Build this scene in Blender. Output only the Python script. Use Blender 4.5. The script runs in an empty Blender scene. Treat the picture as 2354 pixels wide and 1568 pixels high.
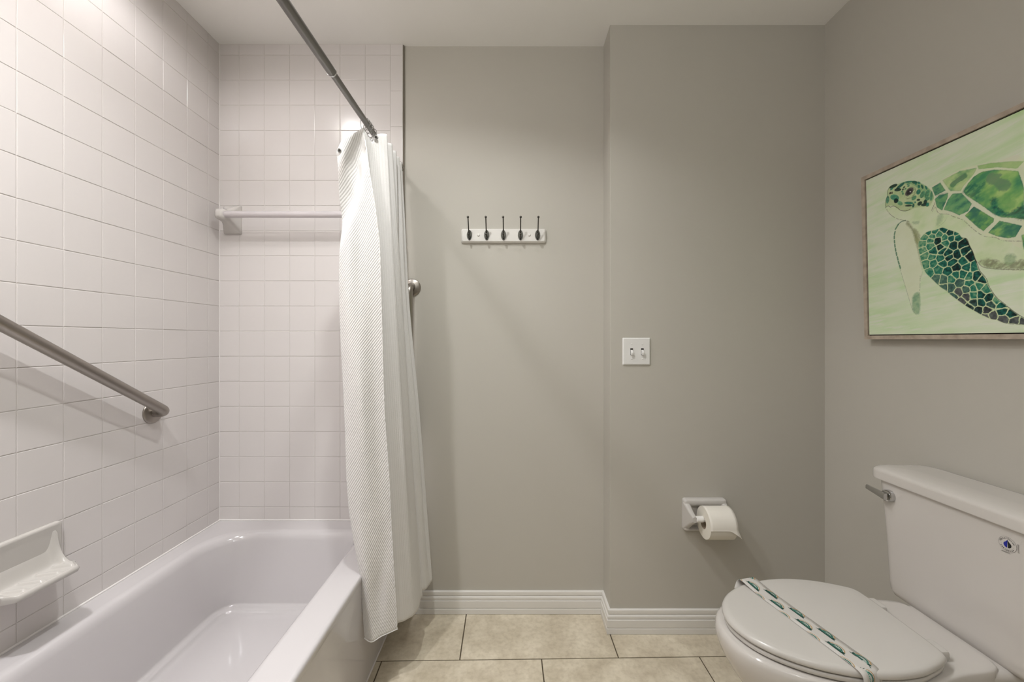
import bpy, bmesh, math, random
import numpy as np
from mathutils import Vector, Matrix

random.seed(7)
PI = math.pi
S = bpy.context.scene
COL = S.collection

# ------------------------------------------------------------------ camera, world, exposure, lights
F = 934.0            # focal length in pixels of the 2354 px wide frame
CX, CY = 1180.0, 781.0
HC = 1.174           # camera height
CEIL = 2.439

cam_data = bpy.data.cameras.new('camera')
cam = bpy.data.objects.new('camera', cam_data)
COL.objects.link(cam)
cam.location = (0, 0, HC)
cam.rotation_euler = (PI / 2, 0, 0)
cam_data.sensor_width = 36.0
cam_data.lens = F / 2354.0 * 36.0
cam_data.shift_x = -3.0 / 2354.0
cam_data.shift_y = -3.0 / 2354.0
cam_data.clip_start = 0.02
S.camera = cam

world = bpy.data.worlds.new('world')
S.world = world
world.use_nodes = True
world.node_tree.nodes['Background'].inputs[0].default_value = (0.9, 0.93, 1.0, 1)
world.node_tree.nodes['Background'].inputs[1].default_value = 0.0

S.view_settings.view_transform = 'Standard'
S.view_settings.look = 'None'
S.view_settings.gamma = 1.0
S.view_settings.use_curve_mapping = False
S.view_settings.exposure = 0.08

CCOL = (1.0, 0.983, 0.995)
CCOL2 = (0.985, 1.0, 0.99)
DRUM = (-0.930, 1.09, 0.105, 0.028, 6.0)          # x, y, ring radius, bulb radius, power
DISCS = [  # label, x, y, radius, power, spread
    ('round flush ceiling light above the near half of the bathtub', -0.88, 0.42, 0.045, 10.8, 130),
    ('round flush ceiling light in front of the hook rail wall', 0.05, 1.15, 0.030, 1.2, 112),
    ('round fill lamp added on the ceiling beside the bathtub', -0.32, 0.90, 0.034, 7.8, 140),  # added lamp, balances the right wall against the bump-out
    ('round fill lamp added on the ceiling behind the camera', 0.30, -0.35, 0.060, 2.4, 135),  # added weak fill from behind, not a known fixture
]
FILL_BAR = (-0.2, -0.90, 1.98, 0.9, 0.12, 18.0, (0.985, 0.995, 0.985))  # added fill bar out of view, tilted up to brighten the ceiling

# ------------------------------------------------------------------ helpers
def P(px, py, y):
    """photo pixel + distance -> world point"""
    return Vector(((px - CX) * y / F, y, HC - (py - CY) * y / F))

def Pz(px, py, z):
    y = (HC - z) * F / (py - CY)
    return Vector(((px - CX) * y / F, y, z))

def srgb(r, g, b):
    f = lambda c: (c / 255 / 12.92) if c / 255 <= 0.04045 else ((c / 255 + 0.055) / 1.055) ** 2.4
    return (f(r), f(g), f(b), 1.0)

def mat(name, col, rough=0.5, metal=0.0, spec=0.5, bump=None, coat=0.0, var=None, sss=0.0):
    m = bpy.data.materials.new(name)
    m.use_nodes = True
    nt = m.node_tree
    b = nt.nodes['Principled BSDF']
    b.inputs['Base Color'].default_value = col
    b.inputs['Roughness'].default_value = rough
    b.inputs['Metallic'].default_value = metal
    b.inputs['Specular IOR Level'].default_value = spec
    if coat:
        b.inputs['Coat Weight'].default_value = coat
        b.inputs['Coat Roughness'].default_value = 0.06
    if sss:
        b.inputs['Subsurface Weight'].default_value = sss
        b.inputs['Subsurface Radius'].default_value = (0.01, 0.01, 0.01)
    tc = nt.nodes.new('ShaderNodeTexCoord')
    if bump:
        scale, strength, dist = bump
        n = nt.nodes.new('ShaderNodeTexNoise')
        n.inputs['Scale'].default_value = scale
        n.inputs['Detail'].default_value = 4
        bp = nt.nodes.new('ShaderNodeBump')
        bp.inputs['Strength'].default_value = strength
        bp.inputs['Distance'].default_value = dist
        nt.links.new(tc.outputs['Object'], n.inputs['Vector'])
        nt.links.new(n.outputs['Fac'], bp.inputs['Height'])
        nt.links.new(bp.outputs['Normal'], b.inputs['Normal'])
    if var:
        col2, scale, detail = var
        n = nt.nodes.new('ShaderNodeTexNoise')
        n.inputs['Scale'].default_value = scale
        n.inputs['Detail'].default_value = detail
        r = nt.nodes.new('ShaderNodeValToRGB')
        r.color_ramp.elements[0].position = 0.35
        r.color_ramp.elements[1].position = 0.68
        r.color_ramp.elements[0].color = col
        r.color_ramp.elements[1].color = col2
        nt.links.new(tc.outputs['Object'], n.inputs['Vector'])
        nt.links.new(n.outputs['Fac'], r.inputs['Fac'])
        nt.links.new(r.outputs['Color'], b.inputs['Base Color'])
    return m

def origin_of(o):
    v = Vector((0, 0, 0))
    while o is not None:
        v += o.location
        o = o.parent
    return v

def mesh(name, verts, faces, mats, parent=None, smooth=True, midx=None, uvs=None):
    off = origin_of(parent)
    me = bpy.data.meshes.new(name)
    me.from_pydata([tuple(Vector(v) - off) for v in verts], [], faces)
    if not isinstance(mats, (list, tuple)):
        mats = [mats]
    for m in mats:
        me.materials.append(m)
    if midx is not None:
        me.polygons.foreach_set('material_index', midx)
    if smooth:
        me.polygons.foreach_set('use_smooth', [True] * len(me.polygons))
    if uvs is not None:
        l = me.uv_layers.new(name='uv')
        for p in me.polygons:
            for li in p.loop_indices:
                l.data[li].uv = uvs[me.loops[li].vertex_index]
    me.update()
    o = bpy.data.objects.new(name, me)
    COL.objects.link(o)
    if parent is not None:
        o.parent = parent
    return o

def fix(o):
    bm = bmesh.new(); bm.from_mesh(o.data)
    bmesh.ops.recalc_face_normals(bm, faces=bm.faces)
    bm.to_mesh(o.data); bm.free()
    return o

class G:
    """collects shapes for one mesh"""
    def __init__(s):
        s.v = []; s.f = []; s.m = []
    def add(s, verts, faces, mi=0):
        n = len(s.v)
        s.v += [Vector(p) for p in verts]
        s.f += [tuple(i + n for i in f) for f in faces]
        s.m += [mi] * len(faces)
        return s
    def box(s, x0, x1, y0, y1, z0, z1, b=0.0, mi=0, seg=2):
        bm = bmesh.new()
        r = bmesh.ops.create_cube(bm, size=1)
        for v in bm.verts:
            v.co = Vector(((x0 + x1) / 2 + v.co.x * (x1 - x0), (y0 + y1) / 2 + v.co.y * (y1 - y0), (z0 + z1) / 2 + v.co.z * (z1 - z0)))
        if b > 0:
            bmesh.ops.bevel(bm, geom=list(bm.edges), offset=b, segments=seg, affect='EDGES', profile=0.5)
        bm.verts.index_update()
        s.add([v.co.copy() for v in bm.verts], [[v.index for v in f.verts] for f in bm.faces], mi)
        bm.free()
        return s
    def tube(s, path, rad, seg=20, mi=0, cap=True, closed=False, squash=None):
        path = [Vector(p) for p in path]
        n = len(path)
        if not isinstance(rad, (list, tuple)):
            rad = [rad] * n
        t0 = (path[1] - path[0]).normalized()
        up = Vector((0, 0, 1)) if abs(t0.z) < 0.9 else Vector((1, 0, 0))
        nrm = t0.cross(up).normalized()
        verts = []
        prev = t0
        for i in range(n):
            if closed:
                t = (path[(i + 1) % n] - path[i - 1]).normalized()
            elif i == 0:
                t = t0
            elif i == n - 1:
                t = (path[-1] - path[-2]).normalized()
            else:
                t = ((path[i] - path[i - 1]).normalized() + (path[i + 1] - path[i]).normalized()).normalized()
            ax = prev.cross(t)
            if ax.length > 1e-8:
                nrm = Matrix.Rotation(prev.angle(t), 3, ax.normalized()) @ nrm
            prev = t
            nrm = (nrm - t * nrm.dot(t)).normalized()
            bn = t.cross(nrm)
            for k in range(seg):
                a = 2 * PI * k / seg
                ca, sa = math.cos(a), math.sin(a)
                if squash: sa *= squash
                verts.append(path[i] + nrm * (ca * rad[i]) + bn * (sa * rad[i]))
        faces = []
        m = n if closed else n - 1
        for i in range(m):
            j = (i + 1) % n
            for k in range(seg):
                k2 = (k + 1) % seg
                faces.append((i * seg + k, i * seg + k2, j * seg + k2, j * seg + k))
        if cap and not closed:
            faces.append(tuple(range(seg))[::-1])
            faces.append(tuple((n - 1) * seg + k for k in range(seg)))
        return s.add(verts, faces, mi)
    def lathe(s, prof, origin, axis, seg=32, mi=0):
        """prof: list of (radius, height along axis)"""
        o = Vector(origin); ax = Vector(axis).normalized()
        u = ax.orthogonal().normalized(); w = ax.cross(u)
        verts = []
        for r, h in prof:
            for k in range(seg):
                a = 2 * PI * k / seg
                verts.append(o + ax * h + u * (math.cos(a) * r) + w * (math.sin(a) * r))
        faces = []
        for i in range(len(prof) - 1):
            for k in range(seg):
                k2 = (k + 1) % seg
                faces.append((i * seg + k, i * seg + k2, (i + 1) * seg + k2, (i + 1) * seg + k))
        faces.append(tuple(range(seg))[::-1])
        faces.append(tuple((len(prof) - 1) * seg + k for k in range(seg)))
        return s.add(verts, faces, mi)
    def sphere(s, c, r, mi=0, seg=18, rings=10, sc=(1, 1, 1)):
        c = Vector(c); verts = []; faces = []
        for i in range(rings + 1):
            th = PI * i / rings
            for k in range(seg):
                a = 2 * PI * k / seg
                verts.append(c + Vector((math.sin(th) * math.cos(a) * r * sc[0], math.sin(th) * math.sin(a) * r * sc[1], math.cos(th) * r * sc[2])))
        for i in range(rings):
            for k in range(seg):
                k2 = (k + 1) % seg
                faces.append((i * seg + k, (i + 1) * seg + k, (i + 1) * seg + k2, i * seg + k2))
        return s.add(verts, faces, mi)
    def loft(s, rings, cap0=True, cap1=True, mi=0, fan0=False, fan1=False):
        n = len(rings[0]); verts = []; faces = []
        for r in rings: verts += list(r)
        for i in range(len(rings) - 1):
            for k in range(n):
                k2 = (k + 1) % n
                faces.append((i * n + k, i * n + k2, (i + 1) * n + k2, (i + 1) * n + k))
        if cap0: faces.append(tuple(range(n))[::-1])
        if cap1: faces.append(tuple((len(rings) - 1) * n + k for k in range(n)))
        return s.add(verts, faces, mi)
    def out(s, name, mats, parent=None, smooth=True, autosmooth=None):
        o = mesh(name, s.v, s.f, mats, parent, smooth, s.m)
        bm = bmesh.new(); bm.from_mesh(o.data)
        bmesh.ops.remove_doubles(bm, verts=bm.verts, dist=1e-6)
        bmesh.ops.recalc_face_normals(bm, faces=bm.faces)
        if smooth:
            ang = math.radians(autosmooth or 40)
            for e in bm.edges:
                e.smooth = not (len(e.link_faces) == 2 and e.calc_face_angle(0) > ang)
        bm.to_mesh(o.data); bm.free()
        if smooth:
            w = o.modifiers.new('flat_faces', 'WEIGHTED_NORMAL'); w.keep_sharp = True
        return o

def tag(o, label, cat, group=None):
    o['label'] = label; o['category'] = cat
    if group: o['group'] = group
    return o

def thing(name, label, cat, loc=(0, 0, 0), group=None):
    o = bpy.data.objects.new(name, None)
    o.empty_display_size = 0.05
    o.location = loc
    COL.objects.link(o)
    return tag(o, label, cat, group)

def struct(o):
    o['kind'] = 'structure'
    return o

def rrect(x0, x1, y0, y1, z, r, n=8):
    """rounded rectangle ring; r = one radius or four (x1y1, x0y1, x0y0, x1y0)"""
    if not isinstance(r, (list, tuple)): r = [r] * 4
    cs = [(x1, y1, -1, -1, 0), (x0, y1, 1, -1, 90), (x0, y0, 1, 1, 180), (x1, y0, -1, 1, 270)]
    pts = []
    for (x, y, sx, sy, a0), q in zip(cs, r):
        cx, cy = x + sx * q, y + sy * q
        for k in range(n + 1):
            a = math.radians(a0 + 90 * k / n)
            pts.append(Vector((cx + q * math.cos(a), cy + q * math.sin(a), z)))
    return pts

def catmull(pts, sub):
    out = []
    n = len(pts)
    for i in range(n - 1):
        p0 = pts[max(i - 1, 0)]; p1 = pts[i]; p2 = pts[i + 1]; p3 = pts[min(i + 2, n - 1)]
        for k in range(sub):
            t = k / sub
            out.append(0.5 * ((2 * p1) + (p2 - p0) * t + (2 * p0 - 5 * p1 + 4 * p2 - p3) * t * t + (3 * p1 - p0 - 3 * p2 + p3) * t ** 3))
    out.append(pts[-1].copy())
    return out

def interp(x, xs, ys):
    return float(np.interp(x, xs, ys))

# ------------------------------------------------------------------ materials
M_WALL = mat('greige_wall_paint', srgb(192, 188, 179), 0.62, bump=(420, 0.10, 0.0008), spec=0.3)
M_CEIL = mat('white_ceiling_paint', srgb(248, 246, 242), 0.8, bump=(300, 0.15, 0.001), spec=0.2)
M_TRIM = mat('white_trim_gloss_paint', srgb(226, 223, 218), 0.32)
M_TILE = mat('glazed_white_tile', srgb(219, 214, 212), 0.20, bump=(14, 0.12, 0.0012), spec=0.42)
M_GROUT = mat('white_tile_grout', srgb(212, 207, 203), 0.8)
M_CAULK = mat('grey_caulk', srgb(120, 110, 98), 0.7)
M_WCAULK = mat('white_caulk', srgb(232, 228, 226), 0.4)
M_TUB = mat('white_enamel', srgb(205, 201, 202), 0.10, coat=0.4)
M_CER = mat('white_ceramic', srgb(204, 200, 196), 0.10)
M_CHINA = mat('vitreous_china', srgb(208, 203, 198), 0.12)
M_DISH = mat('white_soap_dish_ceramic', srgb(194, 190, 185), 0.10)
M_SEATP = mat('seat_plastic', srgb(206, 202, 197), 0.22)
M_SS = mat('brushed_stainless', srgb(160, 154, 147), 0.32, metal=1.0)
M_ROD = mat('satin_chrome_rod', srgb(128, 126, 123), 0.36, metal=1.0)
M_CHROME = mat('chrome', srgb(200, 200, 200), 0.08, metal=1.0)
M_PEWTER = mat('dark_pewter', srgb(84, 83, 79), 0.22, metal=1.0)
M_SHADOW = mat('dark_gap', srgb(40, 36, 32), 0.8)
M_PLAST = mat('white_switch_plastic', srgb(232, 231, 229), 0.3)
M_PAPER = mat('white_tissue', srgb(236, 231, 222), 0.9, bump=(900, 0.25, 0.0006))
M_PAPER2 = mat('tissue_roll_side', srgb(232, 227, 216), 0.95, bump=(1200, 0.2, 0.0005))
M_CARD = mat('cardboard_core', srgb(176, 160, 140), 0.9)
M_BAND = mat('paper_band', srgb(204, 200, 195), 0.7)
M_GREEN = mat('print_dark_green', srgb(16, 66, 56), 0.7)
M_TEAL = mat('print_teal', srgb(92, 160, 142), 0.7)
M_GOLD = mat('print_gold', srgb(190, 150, 84), 0.7)
M_BLACK = mat('print_black', srgb(22, 24, 22), 0.6)
M_BLUE = mat('print_blue', srgb(30, 40, 150), 0.5)
M_GREY = mat('print_grey', srgb(120, 116, 112), 0.6)

def floor_material():
    m = mat('beige_floor_tile', srgb(190, 178, 158), 0.36, spec=0.4)
    nt = m.node_tree; b = nt.nodes['Principled BSDF']; tc = nt.nodes['Texture Coordinate']
    n1 = nt.nodes.new('ShaderNodeTexNoise'); n1.inputs['Scale'].default_value = 9; n1.inputs['Detail'].default_value = 8; n1.inputs['Roughness'].default_value = 0.65
    r1 = nt.nodes.new('ShaderNodeValToRGB')
    e = r1.color_ramp.elements
    e[0].position = 0.3; e[0].color = srgb(188, 176, 154)
    e[1].position = 0.7; e[1].color = srgb(226, 216, 196)
    n2 = nt.nodes.new('ShaderNodeTexNoise'); n2.inputs['Scale'].default_value = 60; n2.inputs['Detail'].default_value = 6
    mx = nt.nodes.new('ShaderNodeMix'); mx.data_type = 'RGBA'; mx.blend_type = 'MULTIPLY'; mx.inputs[0].default_value = 0.30
    r2 = nt.nodes.new('ShaderNodeValToRGB'); r2.color_ramp.elements[0].position = 0.34; r2.color_ramp.elements[1].position = 0.55
    r2.color_ramp.elements[0].color = (0.62, 0.58, 0.5, 1)
    nt.links.new(tc.outputs['Object'], n1.inputs['Vector']); nt.links.new(tc.outputs['Object'], n2.inputs['Vector'])
    nt.links.new(n1.outputs['Fac'], r1.inputs['Fac']); nt.links.new(n2.outputs['Fac'], r2.inputs['Fac'])
    nt.links.new(r1.outputs['Color'], mx.inputs[6]); nt.links.new(r2.outputs['Color'], mx.inputs[7])
    nt.links.new(mx.outputs[2], b.inputs['Base Color'])
    bp = nt.nodes.new('ShaderNodeBump'); bp.inputs['Strength'].default_value = 0.25; bp.inputs['Distance'].default_value = 0.001
    nt.links.new(n2.outputs['Fac'], bp.inputs['Height']); nt.links.new(bp.outputs['Normal'], b.inputs['Normal'])
    return m
M_FLOOR = floor_material()
M_FGROUT = mat('brown_floor_grout', srgb(92, 82, 66), 0.9, bump=(200, 0.3, 0.001))

def cloth_material(name, kind):
    m = bpy.data.materials.new(name); m.use_nodes = True
    nt = m.node_tree; b = nt.nodes['Principled BSDF']
    b.inputs['Base Color'].default_value = srgb(238, 236, 234)
    b.inputs['Roughness'].default_value = 0.85
    b.inputs['Specular IOR Level'].default_value = 0.2
    b.inputs['Sheen Weight'].default_value = 0.1
    uv = nt.nodes.new('ShaderNodeUVMap'); uv.uv_map = 'uv'
    sep = nt.nodes.new('ShaderNodeSeparateXYZ'); nt.links.new(uv.outputs[0], sep.inputs[0])
    def math_(op, a, b2=None, c=None):
        n = nt.nodes.new('ShaderNodeMath'); n.operation = op
        for i, q in enumerate((a, b2, c)):
            if q is None: continue
            if isinstance(q, (int, float)): n.inputs[i].default_value = q
            else: nt.links.new(q, n.inputs[i])
        return n.outputs[0]
    if kind == 'rib':       # diagonal ribs rising to the right
        t = math_('ADD', math_('MULTIPLY', sep.outputs[0], 2 * PI / 0.0072), math_('MULTIPLY', sep.outputs[1], -2 * PI / 0.0112))
        s1 = math_('SINE', t)
        t2 = math_('MULTIPLY', sep.outputs[1], 2 * PI / 0.004)
        h = math_('ADD', s1, math_('MULTIPLY', math_('SINE', t2), 0.25))
        dist = 0.0008
    else:                   # square waffle
        a = math_('SINE', math_('MULTIPLY', sep.outputs[0], 2 * PI / 0.0075))
        c = math_('SINE', math_('MULTIPLY', sep.outputs[1], 2 * PI / 0.0032))
        h = math_('ADD', a, math_('MULTIPLY', c, 0.6))
        dist = 0.0005
    bp = nt.nodes.new('ShaderNodeBump'); bp.inputs['Strength'].default_value = 0.55; bp.inputs['Distance'].default_value = dist
    nt.links.new(h, bp.inputs['Height']); nt.links.new(bp.outputs['Normal'], b.inputs['Normal'])
    tr = nt.nodes.new('ShaderNodeBsdfTranslucent'); tr.inputs['Color'].default_value = srgb(236, 233, 228)
    mx = nt.nodes.new('ShaderNodeMixShader'); mx.inputs[0].default_value = 0.18
    nt.links.new(b.outputs[0], mx.inputs[1]); nt.links.new(tr.outputs[0], mx.inputs[2])
    nt.links.new(mx.outputs[0], nt.nodes['Material Output'].inputs['Surface'])
    return m
M_RIB = cloth_material('curtain_ribbed_cloth', 'rib')
M_WAF = cloth_material('curtain_waffle_cloth', 'waffle')

# ------------------------------------------------------------------ lights (with their fixtures)
def ceiling_drum(x, y, R, br, power):
    t = thing('ceiling_light', 'shallow white drum light on the ceiling above the far half of the bathtub', 'ceiling light', (x, y, CEIL), 'ceiling lights')
    g = G()
    rings = []
    for rr, zz in ((R, 0.0), (R, -0.062), (R + 0.002, -0.066), (R + 0.006, -0.066), (R + 0.008, -0.062), (R + 0.008, 0.0)):
        rings.append([Vector((x + rr * math.cos(2 * PI * k / 48), y + rr * math.sin(2 * PI * k / 48), CEIL + zz)) for k in range(48)])
    g.loft(rings, False, False)
    g.out('drum_ring', M_TRIM, t)
    g = G(); g.lathe([(0.035, 0.0), (0.035, -0.004), (0.014, -0.006), (0.014, -0.010)], (x, y, CEIL), (0, 0, 1))
    g.out('bulb_socket', M_PLAST, t)
    d = bpy.data.lights.new('bulb', 'POINT')
    d.energy = power; d.color = CCOL; d.shadow_soft_size = br
    o = bpy.data.objects.new('bulb', d); COL.objects.link(o)
    o.location = (0, 0, -0.034); o.parent = t
ceiling_drum(*DRUM)
for lab, x, y, rad, power, spread in DISCS:
    t = thing('ceiling_light', lab, 'ceiling light', (x, y, CEIL), 'ceiling lights')
    g = G()
    g.loft([[Vector((x + rr * math.cos(2 * PI * k / 40), y + rr * math.sin(2 * PI * k / 40), CEIL + zz)) for k in range(40)]
            for rr, zz in ((rad + 0.004, -0.001), (rad + 0.005, -0.006), (rad + 0.024, -0.008), (rad + 0.032, -0.004), (rad + 0.033, 0.0))], False, False)
    g.out('trim_ring', M_TRIM, t)
    g = G(); g.lathe([(rad + 0.004, -0.002), (rad + 0.004, -0.004)], (x, y, CEIL), (0, 0, 1))
    g.out('lens', M_PLAST, t)
    d = bpy.data.lights.new('lamp', 'AREA')
    d.shape = 'DISK'; d.size = rad * 2; d.energy = power; d.color = CCOL if x < -0.5 else CCOL2; d.spread = math.radians(spread)
    o = bpy.data.objects.new('lamp', d); COL.objects.link(o)
    o.location = (0, 0, -0.012); o.parent = t

vx, vy, vz, vw, vh, vp, vc = FILL_BAR
vt = thing('added_fill_light', 'long horizontal fill lamp added on the wall behind the camera', 'wall light', (vx, vy - 0.05, vz))
g = G(); g.box(vx - vw / 2, vx + vw / 2, vy - 0.06, vy - 0.008, vz - vh / 2, vz + vh / 2, 0.008)
g.out('housing', M_PLAST, vt)  # invented body for the added fill bar
d = bpy.data.lights.new('lamp', 'AREA'); d.shape = 'RECTANGLE'; d.size = vw; d.size_y = vh; d.energy = vp; d.color = vc
o = bpy.data.objects.new('lamp', d); COL.objects.link(o); o.location = (0, 0.05, 0.03); o.rotation_euler = (PI / 2 + math.radians(62), 0, 0); o.parent = vt

# ------------------------------------------------------------------ the room
XL, XR = -1.257, 1.252
YT = 1.739           # tiled back wall face
YB = 1.752           # painted back wall face
YJ = 1.633           # face of the bump-out on the right
XJ = 0.389
XT = -0.473          # right end of the tiled part
YF = -1.0            # wall behind the camera
YA = 0.21            # plumbing end wall of the tub alcove

def tile_panel(g, o, u, v, n, ulines, vlines, gap=0.0016, bev=0.0014, depth=0.0013, mi_t=0, mi_g=1, jit=0.00022, clip=None):
    """individual tiles as shallow pillows over a grout plane; o, u, v, n world vectors"""
    o, u, v, n = Vector(o), Vector(u), Vector(v), Vector(n)
    q = lambda a, b, c: o + u * a + v * b + n * c
    g.add([q(ulines[0], vlines[0], -depth), q(ulines[-1], vlines[0], -depth), q(ulines[-1], vlines[-1], -depth), q(ulines[0], vlines[-1], -depth)], [(0, 1, 2, 3)], mi_g)
    for i in range(len(ulines) - 1):
        for j in range(len(vlines) - 1):
            tile(g, q, ulines[i], ulines[i + 1], vlines[j], vlines[j + 1], gap, bev, depth, mi_t, jit)

def tile(g, q, a0, a1, b0, b1, gap, bev, depth, mi, jit):
    h = gap / 2
    a0 += h; a1 -= h; b0 += h; b1 -= h
    if a1 - a0 < 3 * bev or b1 - b0 < 3 * bev: return
    ju, jv = random.uniform(-jit, jit), random.uniform(-jit, jit)
    vs = []
    for ins, dep in ((0, -depth - 0.0006), (0.0002, -bev * 0.55), (bev * 0.45, -bev * 0.15), (bev * 1.2, 0)):
        for (a, b, sa, sb) in ((a0 + ins, b0 + ins, -1, -1), (a1 - ins, b0 + ins, 1, -1), (a1 - ins, b1 - ins, 1, 1), (a0 + ins, b1 - ins, -1, 1)):
            vs.append(q(a, b, dep + sa * ju + sb * jv))
    fs = []
    for r in range(3):
        for k in range(4):
            k2 = (k + 1) % 4
            fs.append((r * 4 + k, r * 4 + k2, r * 4 + 4 + k2, r * 4 + 4 + k))
    fs.append((12, 13, 14, 15))
    g.add(vs, fs, mi)

TP = 0.1075
ZL = [0.401] + [1.7475 + TP * k for k in range(-12, 7) if 0.401 < 1.7475 + TP * k < CEIL] + [CEIL]
ZLlo = [0.02] + ZL
YLN = [YA] + sorted(1.028 + TP * k for k in range(-9, 10) if YA + 0.01 < 1.028 + TP * k < YT - 0.01) + [YT]

g = G()
tile_panel(g, (XL, 0, 0), (0, 1, 0), (0, 0, 1), (1, 0, 0), YLN, ZL)
g.box(XL - 0.1, XL - 0.0016, YF, YB + 0.1, 0, CEIL, 0, 1)
struct(g.out('wall_left', [M_TILE, M_GROUT], smooth=False))

XLN = [XL] + [-1.1732 + 0.108 * k for k in range(0, 7)]
g = G()
tile_panel(g, (0, YT, 0), (1, 0, 0), (0, 0, 1), (0, -1, 0), XLN, ZL)
ZC = [0.02] + [2.0865 + 0.1525 * k for k in range(-13, 3) if 0.1 < 2.0865 + 0.1525 * k < CEIL] + [CEIL]
tile_panel(g, (0, YT, 0), (1, 0, 0), (0, 0, 1), (0, -1, 0), [XLN[-1], XT], ZC)
g.box(XL, XT, YT + 0.0016, YB + 0.001, 0, CEIL, 0, 1)
struct(g.out('wall_back_left', [M_TILE, M_GROUT], smooth=False))

g = G(); g.box(XT + 0.0, XT + 0.0042, YB - 0.0075, YB + 0.001, 0.02, CEIL, 0.0)
struct(g.out('trim_1', M_CAULK))
g = G(); g.tube([(XL, YT, 0.402), (XL, YT, CEIL)], 0.0022, 8)
struct(g.out('trim_2', M_WCAULK))

g = G(); g.box(XL - 0.1, XR + 0.1, YB, YB + 0.1, -0.05, CEIL + 0.05)
struct(g.out('wall_back', M_WALL, smooth=False))
g = G(); g.box(XJ, XR + 0.02, YJ, YB + 0.02, -0.02, CEIL + 0.02, 0.0025)
struct(g.out('wall_back_right', M_WALL))
g = G(); g.box(XR, XR + 0.1, YF - 0.1, YB + 0.1, -0.05, CEIL + 0.05)
struct(g.out('wall_right', M_WALL, smooth=False))
g = G(); g.box(XL - 0.1, XR + 0.1, YF - 0.1, YF, -0.05, CEIL + 0.05)
struct(g.out('wall_front', M_WALL, smooth=False))
g = G(); g.box(XL, -0.475, YA - 0.12, YA, -0.02, CEIL + 0.02)
struct(g.out('wall_alcove', M_WALL, smooth=False))
g = G(); g.box(XL - 0.1, XR + 0.1, YF - 0.1, YB + 0.1, CEIL, CEIL + 0.08)
struct(g.out('ceiling', M_CEIL, smooth=False))

# floor: large beige tiles laid in running bond, slightly out of square with the walls
g = G()
ang = math.radians(1.0)
u = Vector((math.cos(ang), math.sin(ang), 0)); v = Vector((-math.sin(ang), math.cos(ang), 0)); o0 = Vector((-0.1965, 1.4895, 0))
q = lambda a, b, c: o0 + u * a + v * b + Vector((0, 0, c))
g.add([q(-1.2, -2.7, -0.0022), q(1.65, -2.7, -0.0022), q(1.65, 0.3, -0.0022), q(-1.2, 0.3, -0.0022)], [(0, 1, 2, 3)], 1)
g.box(XL - 0.1, XR + 0.1, YF - 0.1, YB + 0.1, -0.08, -0.004, 0, 1)
RH, CW = 0.2945, 0.585
for r in range(-9, 1):
    b0, b1 = RH * r, RH * (r + 1)
    sh = 0 if r % 2 == 0 else CW / 2 + 0.008
    for c in range(-3, 4):
        a0 = CW * c + sh; a1 = a0 + CW
        a0c, a1c = max(a0, -1.19), min(a1, 1.6)
        if a1c - a0c > 0.02:
            tile(g, q, a0c, a1c, b0, b1, 0.0042, 0.0012, 0.0016, 0, 0.00015)
struct(g.out('floor', [M_FLOOR, M_FGROUT], smooth=False))

# baseboards: moulded profile swept with mitred corners
PROF = [(0.0, 0.094), (0.006, 0.094), (0.0085, 0.0925), (0.0095, 0.089), (0.0098, 0.078), (0.0075, 0.0765), (0.0078, 0.074), (0.0118, 0.0725),
        (0.0135, 0.069), (0.0136, 0.061), (0.0112, 0.0595), (0.0115, 0.0575), (0.0155, 0.056), (0.0158, 0.027), (0.0136, 0.0255), (0.0138, 0.0235), (0.016, 0.022), (0.0162, 0.001), (0.0, 0.001)]
def sweep_base(path, name):
    g = G(); n = len(PROF); pts = [Vector(p) for p in path]
    rings = []
    for i, p in enumerate(pts):
        if i == 0: d = (pts[1] - p).normalized(); nn = Vector((d.y, -d.x)); k = 1
        elif i == len(pts) - 1: d = (p - pts[i - 1]).normalized(); nn = Vector((d.y, -d.x)); k = 1
        else:
            d0 = (p - pts[i - 1]).normalized(); d1 = (pts[i + 1] - p).normalized()
            n0 = Vector((d0.y, -d0.x)); n1 = Vector((d1.y, -d1.x)); nn = (n0 + n1).normalized(); k = 1 / max(0.2, nn.dot(n0))
        rings.append([Vector((p.x + nn.x * a * k, p.y + nn.y * a * k, b)) for a, b in PROF])
    g.loft(rings)
    return struct(g.out(name, M_TRIM, smooth=False))
sweep_base([(-0.49, YB), (XJ, YB), (XJ, YJ), (XR - 0.0165, YJ)], 'baseboard_back')
sweep_base([(XR, YJ - 0.0005), (XR, YF)], 'baseboard_right')

# ------------------------------------------------------------------ bathtub
tub = thing('bathtub', 'white enamel alcove bathtub along the tiled left wall', 'bathtub', (-0.877, 0.97, 0))
g = G()
x0, x1, y0, y1 = XL + 0.0005, -0.4975, YA + 0.001, YT - 0.0005
R = []
R.append(rrect(x0, x1 - 0.002, y0, y1, 0.375, 0.003))
R.append(rrect(x0, x1, y0, y1, 0.389, 0.004))
R.append(rrect(x0 + 0.000, x1 - 0.0015, y0, y1, 0.396, 0.004))
R.append(rrect(x0 + 0.001, x1 - 0.006, y0 + 0.001, y1 - 0.001, 0.4003, 0.004))
R.append(rrect(x0 + 0.006, x1 - 0.014, y0 + 0.006, y1 - 0.006, 0.4015, 0.004))
def inner(dx, z, rr, xl=None):
    a, b, c, e = dx
    return rrect(a, b, c, e, z, rr)
R.append(rrect(-1.196, -0.590, 0.300, 1.662, 0.4010, [0.085, 0.15, 0.15, 0.085]))
R.append(rrect(-1.186, -0.600, 0.310, 1.652, 0.3990, [0.085, 0.15, 0.15, 0.085]))
R.append(rrect(-1.178, -0.608, 0.318, 1.643, 0.3935, [0.085, 0.15, 0.15, 0.085]))
R.append(rrect(-1.171, -0.6145, 0.325, 1.635, 0.3840, [0.085, 0.15, 0.15, 0.085]))
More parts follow.
